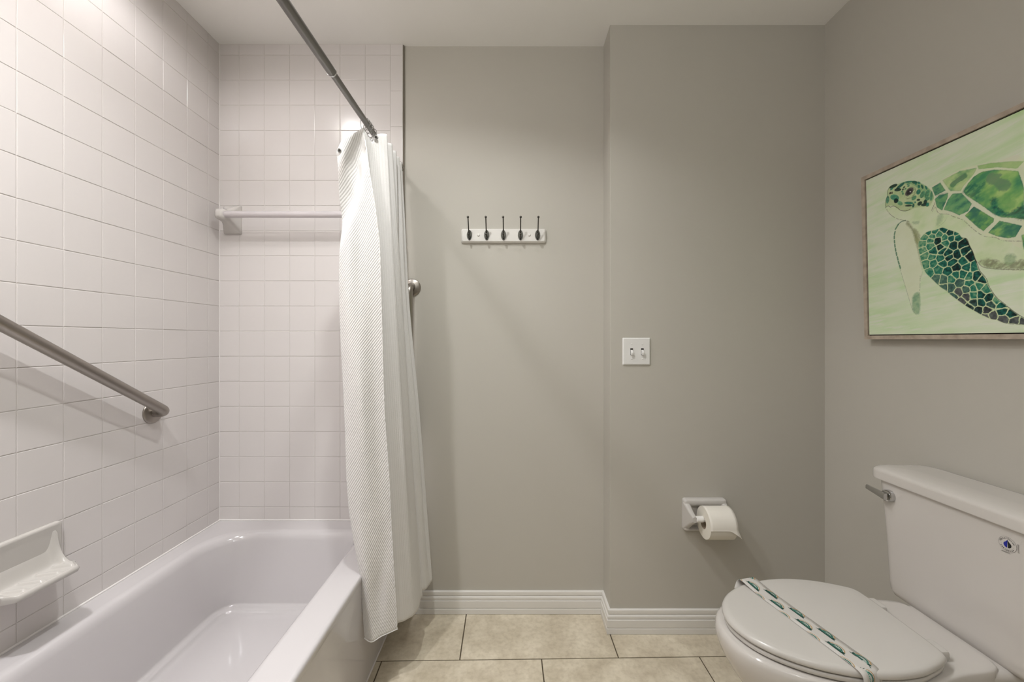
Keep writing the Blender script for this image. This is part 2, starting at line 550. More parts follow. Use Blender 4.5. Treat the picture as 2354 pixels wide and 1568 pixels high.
R.append(rrect(-1.166, -0.619, 0.330, 1.628, 0.3700, [0.085, 0.15, 0.15, 0.085]))
R.append(rrect(-1.155, -0.630, 0.350, 1.613, 0.31, [0.085, 0.14, 0.14, 0.085]))
R.append(rrect(-1.140, -0.645, 0.380, 1.592, 0.23, [0.08, 0.12, 0.12, 0.08]))
R.append(rrect(-1.128, -0.657, 0.410, 1.576, 0.178, [0.075, 0.09, 0.09, 0.075]))
R.append(rrect(-1.1235, -0.6615, 0.420, 1.5715, 0.158, [0.062, 0.075, 0.075, 0.062]))
R.append(rrect(-1.1195, -0.6655, 0.425, 1.5675, 0.1515, [0.058, 0.070, 0.070, 0.058]))
R.append(rrect(-1.1110, -0.6740, 0.432, 1.5590, 0.1490, [0.052, 0.062, 0.062, 0.052]))
R.append(rrect(-1.1040, -0.6810, 0.440, 1.5500, 0.1480, [0.046, 0.055, 0.055, 0.046]))
R.append(rrect(-1.0990, -0.6860, 0.446, 1.5440, 0.1440, [0.042, 0.050, 0.050, 0.042]))
R.append(rrect(-1.0950, -0.6900, 0.450, 1.5400, 0.1385, [0.040, 0.046, 0.046, 0.040]))
R.append(rrect(-1.0860, -0.6990, 0.460, 1.5300, 0.1355, [0.034, 0.040, 0.040, 0.034]))
R.append(rrect(-1.0700, -0.7150, 0.480, 1.5100, 0.1345, 0.03))
R.append(rrect(-1.0, -0.78, 0.6, 1.40, 0.132, 0.03))
g.loft(R, False, True)
g.out('basin', M_TUB, tub, autosmooth=60)
g = G()
g.add([(-0.4995, y0, 0.380), (-0.4995, y1, 0.380), (-0.5015, y1, 0.20), (-0.5015, y0, 0.20), (-0.5045, y1, 0.0), (-0.5045, y0, 0.0),
       (-0.54, y0, 0.38), (-0.54, y1, 0.38), (-0.54, y1, 0), (-0.54, y0, 0)],
      [(0, 1, 2, 3), (3, 2, 4, 5), (0, 6, 7, 1), (5, 4, 8, 9), (7, 8, 4, 2, 1), (6, 0, 3, 5, 9), (6, 9, 8, 7)])
g.out('apron', M_TUB, tub)
g = G()
g.tube([(-0.5035, y0, 0.0015), (-0.5035, y1, 0.0015)], 0.0035, 8)
g.tube([(XL + 0.001, y1, 0.4022), (-0.4985, y1, 0.4022)], 0.0035, 8)
g.tube([(XL + 0.001, y0, 0.4022), (XL + 0.001, y1, 0.4022)], 0.0035, 8)
g.out('caulk_bead', M_WCAULK, tub)

# ------------------------------------------------------------------ soap dish on the left wall
sd = thing('soap_dish', 'white ceramic soap dish with ribbed tray on the tiled left wall above the bathtub', 'soap dish', (XL, 1.03, 0.55))
g = G()
# back plate
def ringx(y0_, y1_, z0_, z1_, x, r):
    return [Vector((x, p.x, p.y)) for p in rrect(y0_, y1_, z0_, z1_, 0, r)]
g.loft([ringx(0.925, 1.124, 0.548, 0.676, XL + 0.0, 0.008), ringx(0.925, 1.124, 0.548, 0.676, XL + 0.007, 0.008),
        ringx(0.927, 1.122, 0.550, 0.674, XL + 0.0105, 0.008), ringx(0.932, 1.117, 0.555, 0.668, XL + 0.0125, 0.008),
        ringx(0.945, 1.108, 0.562, 0.655, XL + 0.0095, 0.012)], True, True)
# tray: top profile sweeps out with upturned wings at both ends
NY, NX = 120, 44
top = []; bot = []
ya, yb = 0.945, 1.108
for j in range(NY + 1):
    t = j / NY
    y = ya + (yb - ya) * t
    e = min(t, 1 - t) * (yb - ya)       # distance to the end
    row_t = []; row_b = []
    depth = 0.085 - 0.026 * math.exp(-(e / 0.010) ** 2)
    wingh = 0.085 * math.exp(-(e / 0.013) ** 2)
    for i in range(NX + 1):
        s = i / NX
        x = XL + 0.004 + depth * s
        cove = 0.050 * math.exp(-(s / 0.16) ** 2)
        lip = 0.0045 * math.exp(-((s - 0.95) / 0.05) ** 2)
        z = 0.5645 + cove + lip + wingh * (1 - s) ** 2.0 * (1 - 0.25 * s) + 0.004 * math.exp(-(e / 0.008) ** 2)
        # four diagonal ribs
        if 0.25 < s < 0.86 and 0.014 < e:
            ph = (y - ya - 0.5 * (s - 0.5) * 0.06 - 0.032) / 0.037
            k = ph - round(ph)
            if -0.4 < ph < 3.6 and abs(k) < 0.19:
                z += 0.0062 * math.cos(k / 0.19 * PI / 2) * min(1, (s - 0.25) / 0.1, (0.86 - s) / 0.08)
        z = min(z, 0.655 - 0.25 * max(0, x - XL - 0.010))
        row_t.append(Vector((x, y, z)))
        zb = 0.556 - 0.028 * (1 - s) ** 2 - 0.003
        row_b.append(Vector((x, y, min(zb, z - 0.004))))
    row_t[-1] = row_t[-1] + Vector((0.004, 0, -0.0055)); row_t[-2] = row_t[-2] + Vector((0.0015, 0, -0.001))
    top.append(row_t); bot.append(row_b)
rings = []
for j in range(NY + 1):
    rings.append(top[j] + bot[j][::-1])
# round the ends in Y
for idx, dy in ((0, 0.004), (NY, -0.004)):
    c = sum(rings[idx], Vector()) / len(rings[idx])
    rings[idx] = [c + (p - c) * 0.93 for p in rings[idx]]
g.loft(rings, True, True)
g.out('dish', M_DISH, sd, autosmooth=70)

# ------------------------------------------------------------------ grab bars
def arc_pts(c, a, b, n=8):
    """quarter bend from c+a to c+b where corner = c+a+b"""
    c, a, b = Vector(c), Vector(a), Vector(b)
    return [c + a * math.cos(PI / 2 * k / n) + b * math.sin(PI / 2 * k / n) for k in range(n + 1)]

def grab_bar(name, label, pa, pb, nrm, off, r, rf, bend, group=None):
    """pa, pb on the wall; nrm out of the wall"""
    pa, pb, nrm = Vector(pa), Vector(pb), Vector(nrm)
    t = thing(name, label, 'grab bar', pa, group)
    d = (pb - pa).normalized()
    path = [pa + nrm * 0.004]
    # bend near a
    c = pa + nrm * (off - bend) + d * bend
    path += arc_pts(c, -d * bend, nrm * bend)
    c = pb + nrm * (off - bend) - d * bend
    path += arc_pts(c, nrm * bend, d * bend)
    path.append(pb + nrm * 0.004)
    g = G(); g.tube(path, r, 28); g.out('tube', M_SS, t)
    for p in (pa, pb):
        g = G(); g.lathe([(rf, 0.0), (rf, 0.003), (rf - 0.0015, 0.0055), (rf - 0.006, 0.0075), (r + 0.004, 0.011), (r + 0.001, 0.012)], p, nrm, 40)
        g.out('flange', M_SS, t)
    return t
dirn = Vector((0, 0.8455, -0.534)).normalized()
pb = Vector((XL, 1.4145, 0.921))
grab_bar('grab_bar', 'brushed steel grab bar slanting down across the tiled left wall', pb - dirn * 0.64, pb, (1, 0, 0), 0.054, 0.016, 0.0385, 0.030)
grab_bar('grab_bar', 'vertical brushed steel grab bar on the painted wall behind the shower curtain', (-0.436, YB, 1.399), (-0.436, YB, 0.80), (0, -1, 0), 0.052, 0.0155, 0.0375, 0.030)

# ------------------------------------------------------------------ towel bar on the tiled back wall
tb = thing('towel_bar', 'white ceramic towel bar with clear rod on the tiled back wall', 'towel bar', (-1.195, YT, 1.686))
ZTB = 1.688; YTB = YT - 0.074
def towel_post(xc, name):
    g = G()
    def ring(w, h, y, zc, r):
        return [Vector((p.x, y, p.y)) for p in rrect(xc - w, xc + w, zc - h, zc + h, 0, r)]
    g.loft([ring(0.0365, 0.060, YT, ZTB - 0.003, 0.004), ring(0.0365, 0.060, YT - 0.007, ZTB - 0.003, 0.004),
            ring(0.0345, 0.0575, YT - 0.012, ZTB - 0.003, 0.006), ring(0.0315, 0.052, YT - 0.018, ZTB - 0.002, 0.009),
            ring(0.0265, 0.044, YT - 0.027, ZTB, 0.012), ring(0.0215, 0.0355, YT - 0.038, ZTB, 0.014), ring(0.0180, 0.0285, YT - 0.050, ZTB, 0.014),
            ring(0.0185, 0.0245, YT - 0.060, ZTB, 0.012), ring(0.0205, 0.022, YT - 0.074, ZTB, 0.011), ring(0.0195, 0.0205, YT - 0.084, ZTB, 0.011),
            ring(0.013, 0.015, YT - 0.091, ZTB, 0.012), ring(0.006, 0.007, YT - 0.0930, ZTB, 0.006)])
    g.out(name, M_CER, tb, autosmooth=60)
towel_post(-1.197, 'post'); towel_post(-0.60, 'post')
M_ACR = mat('milky_clear_rod', srgb(232, 226, 228), 0.08)
M_ACR.node_tree.nodes['Principled BSDF'].inputs['Transmission Weight'].default_value = 0.35
g = G(); g.tube([(-1.182, YTB, ZTB - 0.001), (-0.615, YTB, ZTB - 0.001)], 0.0138, 24)
g.out('rod', M_ACR, tb)

# ------------------------------------------------------------------ shower rod
XROD, ZROD = -0.500, 1.911
rd = thing('shower_curtain_rod', 'grey telescoping metal shower curtain rod running overhead to the back wall', 'shower rod', (XROD, YT, ZROD))
YK = 1.122
g = G(); g.tube([(XROD, YA + 0.004, ZROD), (XROD, YK - 0.006, ZROD), (XROD, YK, ZROD)], [0.0125, 0.0125, 0.0122], 28); g.out('outer_tube', M_ROD, rd)
g = G(); g.tube([(XROD, YK - 0.002, ZROD), (XROD, YT - 0.003, ZROD)], 0.0098, 28); g.out('inner_tube', M_ROD, rd)
g = G(); g.lathe([(0.0131, 0.0), (0.0134, 0.002), (0.0134, 0.0045), (0.0126, 0.006)], (XROD, YK - 0.006, ZROD), (0, 1, 0), 28); g.out('collar', M_CHROME, rd)
for yy, nn in ((YT, -1), (YA, 1)):
    g = G(); g.lathe([(0.030, 0), (0.030, 0.004), (0.024, 0.010), (0.016, 0.022), (0.0145, 0.024)], (XROD, yy, ZROD), (0, nn, 0), 32); g.out('end_flange', M_CHROME, rd)

# ------------------------------------------------------------------ shower curtain
sc = thing('shower_curtain', 'white waffle weave shower curtain bunched at the far end of the rod', 'shower curtain', (-0.44, 1.5, 0.19))
A_px = [(347, 774), (365, 776), (400, 779), (470, 781), (560, 782), (640, 779), (720, 779), (800, 781), (900, 787), (1000, 793), (1100, 797), (1180, 803), (1260, 815), (1330, 826), (1400, 830), (1474, 835)]
B_px = [(293, 834), (320, 838), (340, 842), (400, 850), (470, 862), (560, 873), (700, 877), (820, 880), (950, 884), (1100, 895), (1200, 899), (1300, 905), (1400, 911), (1456, 913)]
def edge_fn(px, dfun):
    zs, xs = [], []
    for y, x in px:
        d_ = dfun(y)
        w = P(x, y, d_); zs.append(w.z); xs.append(w.x)
    zs, xs = zs[::-1], xs[::-1]
    return lambda z: float(np.interp(z, zs, xs)), zs[-1], zs[0]
dA = lambda y: interp(y, [347, 1474], [1.335, 1.331])
dB = lambda y: interp(y, [293, 1456], [1.36, 1.368])
fA, zAt, zAb = edge_fn(A_px, dA)
fB, zBt, zBb = edge_fn(B_px, dB)
topc = {  # column: (x, y, ztop)
    'c1': tuple(P(846, 315, 1.385)), 'c2': tuple(P(856, 326, 1.402)), 'c2b': tuple(P(867, 309, 1.414)), 'c3': (-0.4455, 1.432, 1.897), 'c4': (-0.520, 1.455, 1.893), 'c5': (-0.4455, 1.495, 1.894),
    'c6': (-0.520, 1.520, 1.893), 'c7': (-0.4455, 1.549, 1.893), 'c8': (-0.520, 1.573, 1.893), 'c9': (-0.4475, 1.598, 1.893), 'c10': (-0.520, 1.620, 1.893),
    'c11': (-0.452, 1.648, 1.893), 'c12': (-0.512, 1.664, 1.893)}
botc = {
    'c1': (-0.399, 1.400), 'c2': (-0.382, 1.414), 'c2b': (-0.370, 1.430), 'c3': (-0.357, 1.449), 'c4': (-0.366, 1.492), 'c5': (-0.353, 1.547), 'c6': (-0.378, 1.562), 'c7': (-0.386, 1.583),
    'c8': (-0.370, 1.603), 'c9': (-0.341, 1.630), 'c10': (-0.336, 1.641), 'c11': (-0.332, 1.656), 'c12': (-0.372, 1.671)}
NV = 170
cols_names = ['A', 'm1', 'm2', 'm3', 'B'] + ['c1', 'c2', 'c2b'] + ['c%d' % i for i in range(3, 13)]
SUB = 9
grid = []
uvs = []
for iv in range(NV + 1):
    v = iv / NV
    pts = []
    for cn in cols_names:
        if cn in ('A', 'm1', 'm2', 'm3', 'B'):
            s = {'A': 0, 'm1': 0.27, 'm2': 0.52, 'm3': 0.77, 'B': 1.0}[cn]
            zt = interp(s, [0, 0.27, 0.52, 0.77, 1], [zAt, 1.835, 1.853, 1.868, zBt])
            zb = interp(s, [0, 0.12, 0.5, 1], [0.187, 0.178, 0.188, 0.1985])
            z = zt + (zb - zt) * v
            xa, xb = fA(z), fB(z)
            if z > zAt: xa = fA(zAt)
            x = xa + (xb - xa) * s
            ya_ = 1.332; yb_ = 1.360 + 0.008 * v
            y = ya_ + (yb_ - ya_) * s
            # body of the folds in the front panel
            y += {'A': 0.004, 'm1': -0.014, 'm2': -0.012 + 0.010 * math.sin(z * 5), 'm3': -0.002, 'B': 0.0}[cn] * min(1, 0.5 + v)
            if cn == 'A': y += 0.006 * math.sin(z * 7)
            # top fold that falls from the peak to the unhooked corner
            if z > 1.45:
                w = math.exp(-((s - (0.15 + (z - 1.60) * 2.6)) / 0.18) ** 2) * min(1, (z - 1.45) / 0.15)
                y += 0.034 * w * min(1.0, max(0.0, (zt - z) / 0.07))
            # soft diagonal creases low down
            w = math.exp(-((s - 0.55 - (z - 0.36) * 1.6) / 0.17) ** 2) * math.exp(-((z - 0.36) / 0.18) ** 2)
            y += 0.012 * w
            pts.append(Vector((x, y, z)))
        else:
            tx, ty, tz = topc[cn]; bx_, by_ = botc[cn]
            zb = {'c1': 0.196, 'c2': 0.194, 'c2b': 0.192, 'c3': 0.190, 'c4': 0.187, 'c5': 0.189, 'c6': 0.183, 'c7': 0.185, 'c8': 0.187, 'c9': 0.186, 'c10': 0.19, 'c11': 0.199, 'c12': 0.20}[cn]
            z = tz + (zb - tz) * v
            w = v
            fold = 1.0
            # pleats soften quickly away from the top
            k = min(1.0, v / 0.22)
            x = tx + (bx_ - tx) * w
            if cn in ('c4', 'c6', 'c8', 'c10'):
                line = -0.452 + 0.12 * v
                x_relaxed = line - 0.012 if cn != 'c10' else line - 0.018
                x = x + (max(x, x_relaxed) - x) * k * 0.8
            if cn in ('c7', 'c8', 'c9', 'c10', 'c11', 'c12'): x -= 0.011 * math.exp(-((v - 0.33) / 0.20) ** 2)
            y = ty + (by_ - ty) * w
            pts.append(Vector((x, y, z)))
    # B is a crisp edge: keep separate splines either side
    left = catmull(pts[:5], SUB)
    right = catmull(pts[4:], SUB)
    row = left + right[1:]
    grid.append(row)
nc = len(grid[0])
iB = 4 * SUB
# small crimp of the hem along B
for iv, row in enumerate(grid):
    for j in (iB - 1, iB, iB + 1):
        row[j].y += 0.0012 * math.sin(iv * 1.9) ; row[j].x += 0.0009 * math.sin(iv * 2.7 + 1)
for row in grid:
    acc = 0
    for j, p in enumerate(row):
        if j: acc += (Vector((p.x, p.y)) - Vector((row[j - 1].x, row[j - 1].y))).length
        uvs.append((acc, p.z))
# make u consistent between rows (use bottom-to-top mean)
U = np.array([u_[0] for u_ in uvs]).reshape(NV + 1, nc).mean(axis=0)
uvs = [(float(U[j]), grid[iv][j].z) for iv in range(NV + 1) for j in range(nc)]
verts = [p for row in grid for p in row]
faces = []; mi = []
for iv in range(NV):
    for j in range(nc - 1):
        a = iv * nc + j
        faces.append((a, a + 1, a + nc + 1, a + nc))
        mi.append(0 if j < iB else 1)
cl = mesh('cloth', verts, faces, [M_RIB, M_WAF], sc, True, mi, uvs)
sol = cl.modifiers.new('thickness', 'SOLIDIFY'); sol.thickness = 0.0012; sol.offset = 0
g = G(); g.tube([Vector((grid[i][iB].x, grid[i][iB].y - 0.0005, grid[i][iB].z)) for i in range(4, NV + 1)],
       [0.0016 + 0.0007 * math.sin(i * 1.3) ** 2 for i in range(4, NV + 1)], 8); g.out('side_hem', M_RIB, sc)
g = G(); g.tube([p + Vector((0, 0, 0.001)) for p in grid[NV][:iB + 1]], 0.0018, 8); g.out('bottom_hem', M_RIB, sc)
def grommet(c, n, r=0.0075):
    c, n = Vector(c), Vector(n).normalized()
    u_ = n.orthogonal().normalized(); w_ = n.cross(u_)
    g = G(); g.tube([c + u_ * (r * math.cos(2 * PI * k / 24)) + w_ * (r * math.sin(2 * PI * k / 24)) for k in range(24)], 0.0019, 10, closed=True)
    g.lathe([(r - 0.001, 0.0), (r - 0.001, 0.0004)], c, n, 20, 1)
    g.out('grommet', [M_CHROME, M_SHADOW], sc)
grommet(P(780.5, 346.5, 1.3285), (0.75, -0.9, 0.05), 0.0056)
grommet(P(864.5, 316, 1.4035), (0.35, -1, -0.1), 0.0058)

# ------------------------------------------------------------------ curtain rings
def ring_mesh(t, y, tilt, sw):
    g = G()
    n = 26
    pts = []
    for k in range(n):
        a = 2 * PI * k / n
        x = 0.0155 * math.cos(a) * (1 - 0.25 * (math.sin(a) < 0) * abs(math.sin(a)))
        z = (0.0135 * math.sin(a)) if math.sin(a) >= 0 else 0.034 * math.sin(a)
        p = Vector((x, 0.004 * math.sin(2 * a) * sw, z))
        p = Matrix.Rotation(tilt, 3, 'Z') @ Matrix.Rotation(sw * 0.25, 3, 'Y') @ p
        pts.append(Vector((XROD, y, ZROD)) + p)
    g.tube(pts, 0.0011, 8, closed=True)
    g.out('wire', M_CHROME, t)
    g = G()
    for k in range(5):
        a = math.radians(40 + 25 * k)
        g.sphere((XROD + 0.0125 * math.cos(a), y, ZROD + 0.0125 * math.sin(a)), 0.0022, seg=10, rings=6)
    g.out('roller_bead', M_CHROME, t)
ring_specs = [(1.375, 0.35, 0.8), (1.392, -0.3, -0.9), (1.402, 0.15, 1.2), (1.414, -0.1, -0.4), (1.438, 0.2, 0.7), (1.50, 0.1, 0.2), (1.556, -0.1, -0.2), (1.61, 0.1, 0.1)]
for i, (y, tl, sw) in enumerate(ring_specs):
    lab = ['foremost chrome wire ring on the rod, standing clear above the curtain peak', 'chrome wire ring on the rod, second back from the curtain peak',
           'chrome wire ring on the rod, third back from the curtain peak', 'chrome wire ring on the rod, fourth back from the curtain peak',
           'chrome wire ring at the rod just above the curtain eyelet', 'chrome wire ring hidden in the pleats, nearest behind the eyelet',
           'chrome wire ring hidden in the middle of the curtain pleats', 'chrome wire ring hidden in the last pleats before the back wall'][i]
    t = thing('curtain_ring', lab, 'curtain ring', (XROD, y, ZROD), 'curtain rings on the shower rod')
    ring_mesh(t, y, tl, sw)

# ------------------------------------------------------------------ hook rail
hr = thing('hook_rail', 'white wall rail with five dark double hooks on the painted wall', 'hook rail', (-0.04, YB, 1.62))
g = G()
def ringy(x0_, x1_, z0_, z1_, y, r):
    return [Vector((p.x, y, p.y)) for p in rrect(x0_, x1_, z0_, z1_, 0, r)]
bx0, bx1, bz0, bz1 = -0.2235, 0.1400, 1.5895, 1.6500
g.loft([ringy(bx0, bx1, bz0, bz1, YB, 0.008), ringy(bx0, bx1, bz0, bz1, YB - 0.006, 0.008), ringy(bx0 + 0.001, bx1 - 0.001, bz0 + 0.001, bz1 - 0.001, YB - 0.0085, 0.008),
        ringy(bx0 + 0.0055, bx1 - 0.0055, bz0 + 0.0055, bz1 - 0.0035, YB - 0.0135, 0.006), ringy(bx0 + 0.007, bx1 - 0.007, bz0 + 0.007, bz1 - 0.005, YB - 0.014, 0.005)])
g.out('board', M_TRIM, hr)
YH = YB - 0.014
for px in (1079.0, 1118.7, 1157.4, 1196.5, 1235.9):
    x = (px - CX) * YH / F; zc = HC + (CY - 540.6) * YH / F
    g = G()
    # pointed oval backplate
    for (a, d0, d1) in ((1.0, 0.0, 0.003), (0.75, 0.003, 0.0055)):
        pts0 = []; pts1 = []
        for k in range(32):
            an = 2 * PI * k / 32
            w = 0.0112 * a * math.copysign(abs(math.cos(an)) ** 1.15, math.cos(an)); h = 0.0225 * a * math.sin(an)
            pts0.append(Vector((x + w, YH - d0, zc + h))); pts1.append(Vector((x + w * 0.9, YH - d1, zc + h * 0.95)))
        g.loft([pts0, pts1])
    # upper prong
    path = catmull([Vector((x, YH - 0.004, zc - 0.012)), Vector((x, YH - 0.012, zc - 0.006)), Vector((x, YH - 0.024, zc + 0.008)), Vector((x, YH - 0.036, zc + 0.028)), Vector((x, YH - 0.048, zc + 0.050)), Vector((x, YH - 0.0545, zc + 0.0585))], 6)
    nn = len(path)
    g.tube(path, [0.0040 - 0.0016 * min(1, k / (nn * 0.5)) for k in range(nn)], 12)
    # lower prong
    path = catmull([Vector((x, YH - 0.004, zc - 0.006)), Vector((x, YH - 0.012, zc - 0.014)), Vector((x, YH - 0.022, zc - 0.015)), Vector((x, YH - 0.028, zc - 0.008)), Vector((x, YH - 0.0295, zc - 0.004))], 6)
    g.tube(path, 0.0026, 12)
    hk = g.out('hook', M_PEWTER, hr)
    g = G(); g.sphere((x, YH - 0.0555, zc + 0.0605), 0.0050); g.out('upper_knob', M_PEWTER, hk)
    g = G(); g.sphere((x, YH - 0.0295, zc - 0.0030), 0.0048); g.out('lower_knob', M_PEWTER, hk)
for px in (1099.8, 1216.8):
    x = (px - CX) * YH / F
    g = G(); g.lathe([(0.0058, 0), (0.0056, 0.0015), (0.0045, 0.003), (0.0022, 0.0038)], (x, YH, 1.6215), (0, -1, 0), 20); g.out('screw_cap', M_TRIM, hr)

# ------------------------------------------------------------------ light switch
ls = thing('light_switch', 'white double toggle light switch on the wall beside the corner', 'light switch', (0.494, YJ, 1.127))
g = G()
g.loft([ringy(0.4385, 0.5495, 1.0725, 1.1815, YJ, 0.003), ringy(0.4385, 0.5495, 1.0725, 1.1815, YJ - 0.0025, 0.003), ringy(0.4415, 0.5465, 1.0755, 1.1785, YJ - 0.0055, 0.003), ringy(0.4435, 0.5445, 1.0775, 1.1765, YJ - 0.006, 0.003)])
g.out('cover_plate', M_PLAST, ls)
for xc in (0.4738, 0.5168):
    g = G(); g.box(xc - 0.0052, xc + 0.0052, YJ - 0.0066, YJ - 0.0058, 1.1125, 1.1395); g.out('slot', M_SHADOW, ls, smooth=False)
    g = G()
    vs = [(xc - 0.0042, YJ - 0.005, 1.135), (xc + 0.0042, YJ - 0.005, 1.135), (xc + 0.0042, YJ - 0.005, 1.115), (xc - 0.0042, YJ - 0.005, 1.115),
          (xc - 0.0040, YJ - 0.0165, 1.1225), (xc + 0.0040, YJ - 0.0165, 1.1225), (xc + 0.0040, YJ - 0.0155, 1.1135), (xc - 0.0040, YJ - 0.0155, 1.1135)]
    g.add(vs, [(0, 1, 5, 4), (1, 2, 6, 5), (2, 3, 7, 6), (3, 0, 4, 7), (4, 5, 6, 7), (0, 3, 2, 1)]); g.out('toggle', M_PLAST, ls, smooth=False)
    for zz in (1.156, 1.097):
        g = G(); g.lathe([(0.0030, 0), (0.0028, 0.0008), (0.0015, 0.0014)], (xc, YJ - 0.006, zz), (0, -1, 0), 14); g.out('screw', M_PLAST, ls)

# ------------------------------------------------------------------ toilet paper holder and roll
th = thing('toilet_paper_holder', 'white ceramic toilet paper holder on the wall left of the toilet', 'paper holder', (0.765, YJ, 0.476))
hx0, hx1, hz0, hz1 = 0.6780, 0.8490, 0.4130, 0.5400
g = G()
g.loft([ringy(hx0, hx1, hz0, hz1, YJ, 0.010), ringy(hx0, hx1, hz0, hz1, YJ - 0.014, 0.010), ringy(hx0 + 0.002, hx1 - 0.002, hz0 + 0.002, hz1 - 0.002, YJ - 0.0205, 0.010),
        ringy(hx0 + 0.006, hx1 - 0.006, hz0 + 0.006, hz1 - 0.006, YJ - 0.024, 0.010), ringy(hx0 + 0.012, hx1 - 0.012, hz0 + 0.010, hz1 - 0.018, YJ - 0.0245, 0.010),
        ringy(hx0 + 0.018, hx1 - 0.018, hz0 + 0.014, hz1 - 0.028, YJ - 0.019, 0.010), ringy(hx0 + 0.021, hx1 - 0.021, hz0 + 0.017, hz1 - 0.034, YJ - 0.008, 0.009)])
g.out('plate', M_CER, th, autosmooth=60)
YS, ZS = 1.556, 0.4865
for sgn, xe in ((1, hx0), (-1, hx1)):
    g = G()
    rings = []
    for t in [0, .12, .25, .4, .55, .7, .85, .95, 1.0]:
        y = YJ - 0.012 - (YJ - 0.012 - YS + 0.009) * t
        hh = 0.046 * (1 - t) ** 1.25 + 0.0125
        if t > 0.9: hh *= 0.85
        wx = 0.006 * (1 - t) + 0.0075
        xc = xe + sgn * (0.012 + 0.002 * t)
        zc = 0.4740 * (1 - t) + ZS * t
        rings.append([Vector((p.x, y, p.y)) for p in rrect(xc - wx, xc + wx, zc - hh, zc + hh, 0, min(wx, hh) * 0.8, 6)])
    g.loft(rings); g.out('arm', M_CER, th, autosmooth=60)
M_SPIN = mat('white_plastic_spindle', srgb(238, 236, 233), 0.3)
g = G(); g.lathe([(0.008, 0.0), (0.0115, 0.004), (0.0118, 0.028), (0.0102, 0.029), (0.0102, 0.100), (0.0118, 0.101), (0.0115, 0.130), (0.008, 0.134)], (0.697, YS, ZS), (1, 0, 0), 24); g.out('spindle', M_SPIN, th)

tr_ = thing('toilet_paper_roll', 'white toilet paper roll with loose sheet end hanging on the holder', 'toilet paper', (0.7775, 1.555, 0.413))
RX0, RX1, RY, RZ, RR, RC = 0.7276, 0.8276, 1.5555, 0.4735, 0.0590, 0.0215
g = G()
n = 64
def circ(x, r): return [Vector((x, RY + r * math.cos(2 * PI * k / n), RZ + r * math.sin(2 * PI * k / n))) for k in range(n)]
g.loft([circ(RX0, RC + 0.001), circ(RX0, RR - 0.0015), circ(RX0 + 0.001, RR), circ(RX1 - 0.001, RR), circ(RX1, RR - 0.0015), circ(RX1, RC + 0.001), circ(RX0, RC + 0.001)], False, False)
g.out('roll', M_PAPER2, tr_, autosmooth=50)
g = G(); g.loft([circ(RX0 - 0.0003, RC), circ(RX0 - 0.0003, RC + 0.0013), circ(RX1, RC + 0.0013), circ(RX1, RC), circ(RX0 - 0.0003, RC)], False, False); g.out('core', M_CARD, tr_, autosmooth=50)
# loose outer sheet: wraps over the top, down the front, and leaves the roll at the lower right
g = G(); NA, NW = 40, 10; vs = []
for i in range(NA + 1):
    t = i / NA
    for j in range(NW + 1):
        s = j / NW
        a_end = math.radians(182)
        a = math.radians(60) + (a_end - math.radians(60)) * min(1, t / 0.86)
        r = RR + 0.0012 + 0.004 * max(0, t - 0.55) * s
        p = Vector((RX0 - 0.0005 + (RX1 - RX0 + 0.001) * s, RY + r * math.cos(a), RZ + r * math.sin(a)))
        if t > 0.86:
            k = (t - 0.86) / 0.14
            L = (0.003 + 0.026 * max(0, (s - 0.70) / 0.30) ** 1.5) * k
            tang = Vector((0.25 * max(0, s - 0.7) , -math.sin(a) * -1 * 0.15, -math.cos(a) * -1))
            p += Vector((0.4 * max(0, s - 0.7) * L * 3, -0.15 * L, -L))
        vs.append(p)
fs = [(i * (NW + 1) + j, i * (NW + 1) + j + 1, (i + 1) * (NW + 1) + j + 1, (i + 1) * (NW + 1) + j) for i in range(NA) for j in range(NW)]
ms = mesh('loose_sheet', vs, fs, M_PAPER, tr_)
md = ms.modifiers.new('thickness', 'SOLIDIFY'); md.thickness = 0.0005

# ------------------------------------------------------------------ toilet
tl = thing('toilet', 'white two piece toilet with closed lid against the right wall', 'toilet', (0.95, 1.02, 0))
YC = 1.031
def outline(tip, back, scale_w, z, wtab=None, n=26):
    """egg outline, tip towards -X. half widths from a table over 0..1"""
    tab_s, tab_w = wtab
    pts = []
    ss = [(1 - math.cos(PI * k / n)) / 2 for k in range(n + 1)]
    for s_ in ss: pts.append(Vector((tip + (back - tip) * s_, YC - scale_w * interp_s(s_, tab_s, tab_w), z)))
    for s_ in ss[::-1][1:-1]: pts.append(Vector((tip + (back - tip) * s_, YC + scale_w * interp_s(s_, tab_s, tab_w), z)))
    return pts
def interp_s(x, xs, ys):
    # square-root behaviour near the ends for round tips
    return float(np.interp(x, xs, ys))
def dense(tab):
    """tab of (s,w) -> fine spline in a chord parameter so tips are round"""
    pts = [Vector((a, b, 0)) for a, b in tab]
    c = catmull(pts, 14)
    xs = [p.x for p in c]; ys = [max(0, p.y) for p in c]
    # force monotone x
    for i in range(1, len(xs)): xs[i] = max(xs[i], xs[i - 1] + 1e-5)
    return xs, ys
LT = dense([(0, 0), (0.006, 0.022), (0.022, 0.045), (0.06, 0.076), (0.14, 0.112), (0.27, 0.146), (0.44, 0.169), (0.60, 0.176), (0.76, 0.168), (0.88, 0.150), (0.955, 0.134), (0.985, 0.122), (0.997, 0.095), (1.0, 0.0)])
def egg(tip, back, k, z, n=40):
    return outline(tip, back, k, z, LT, n)
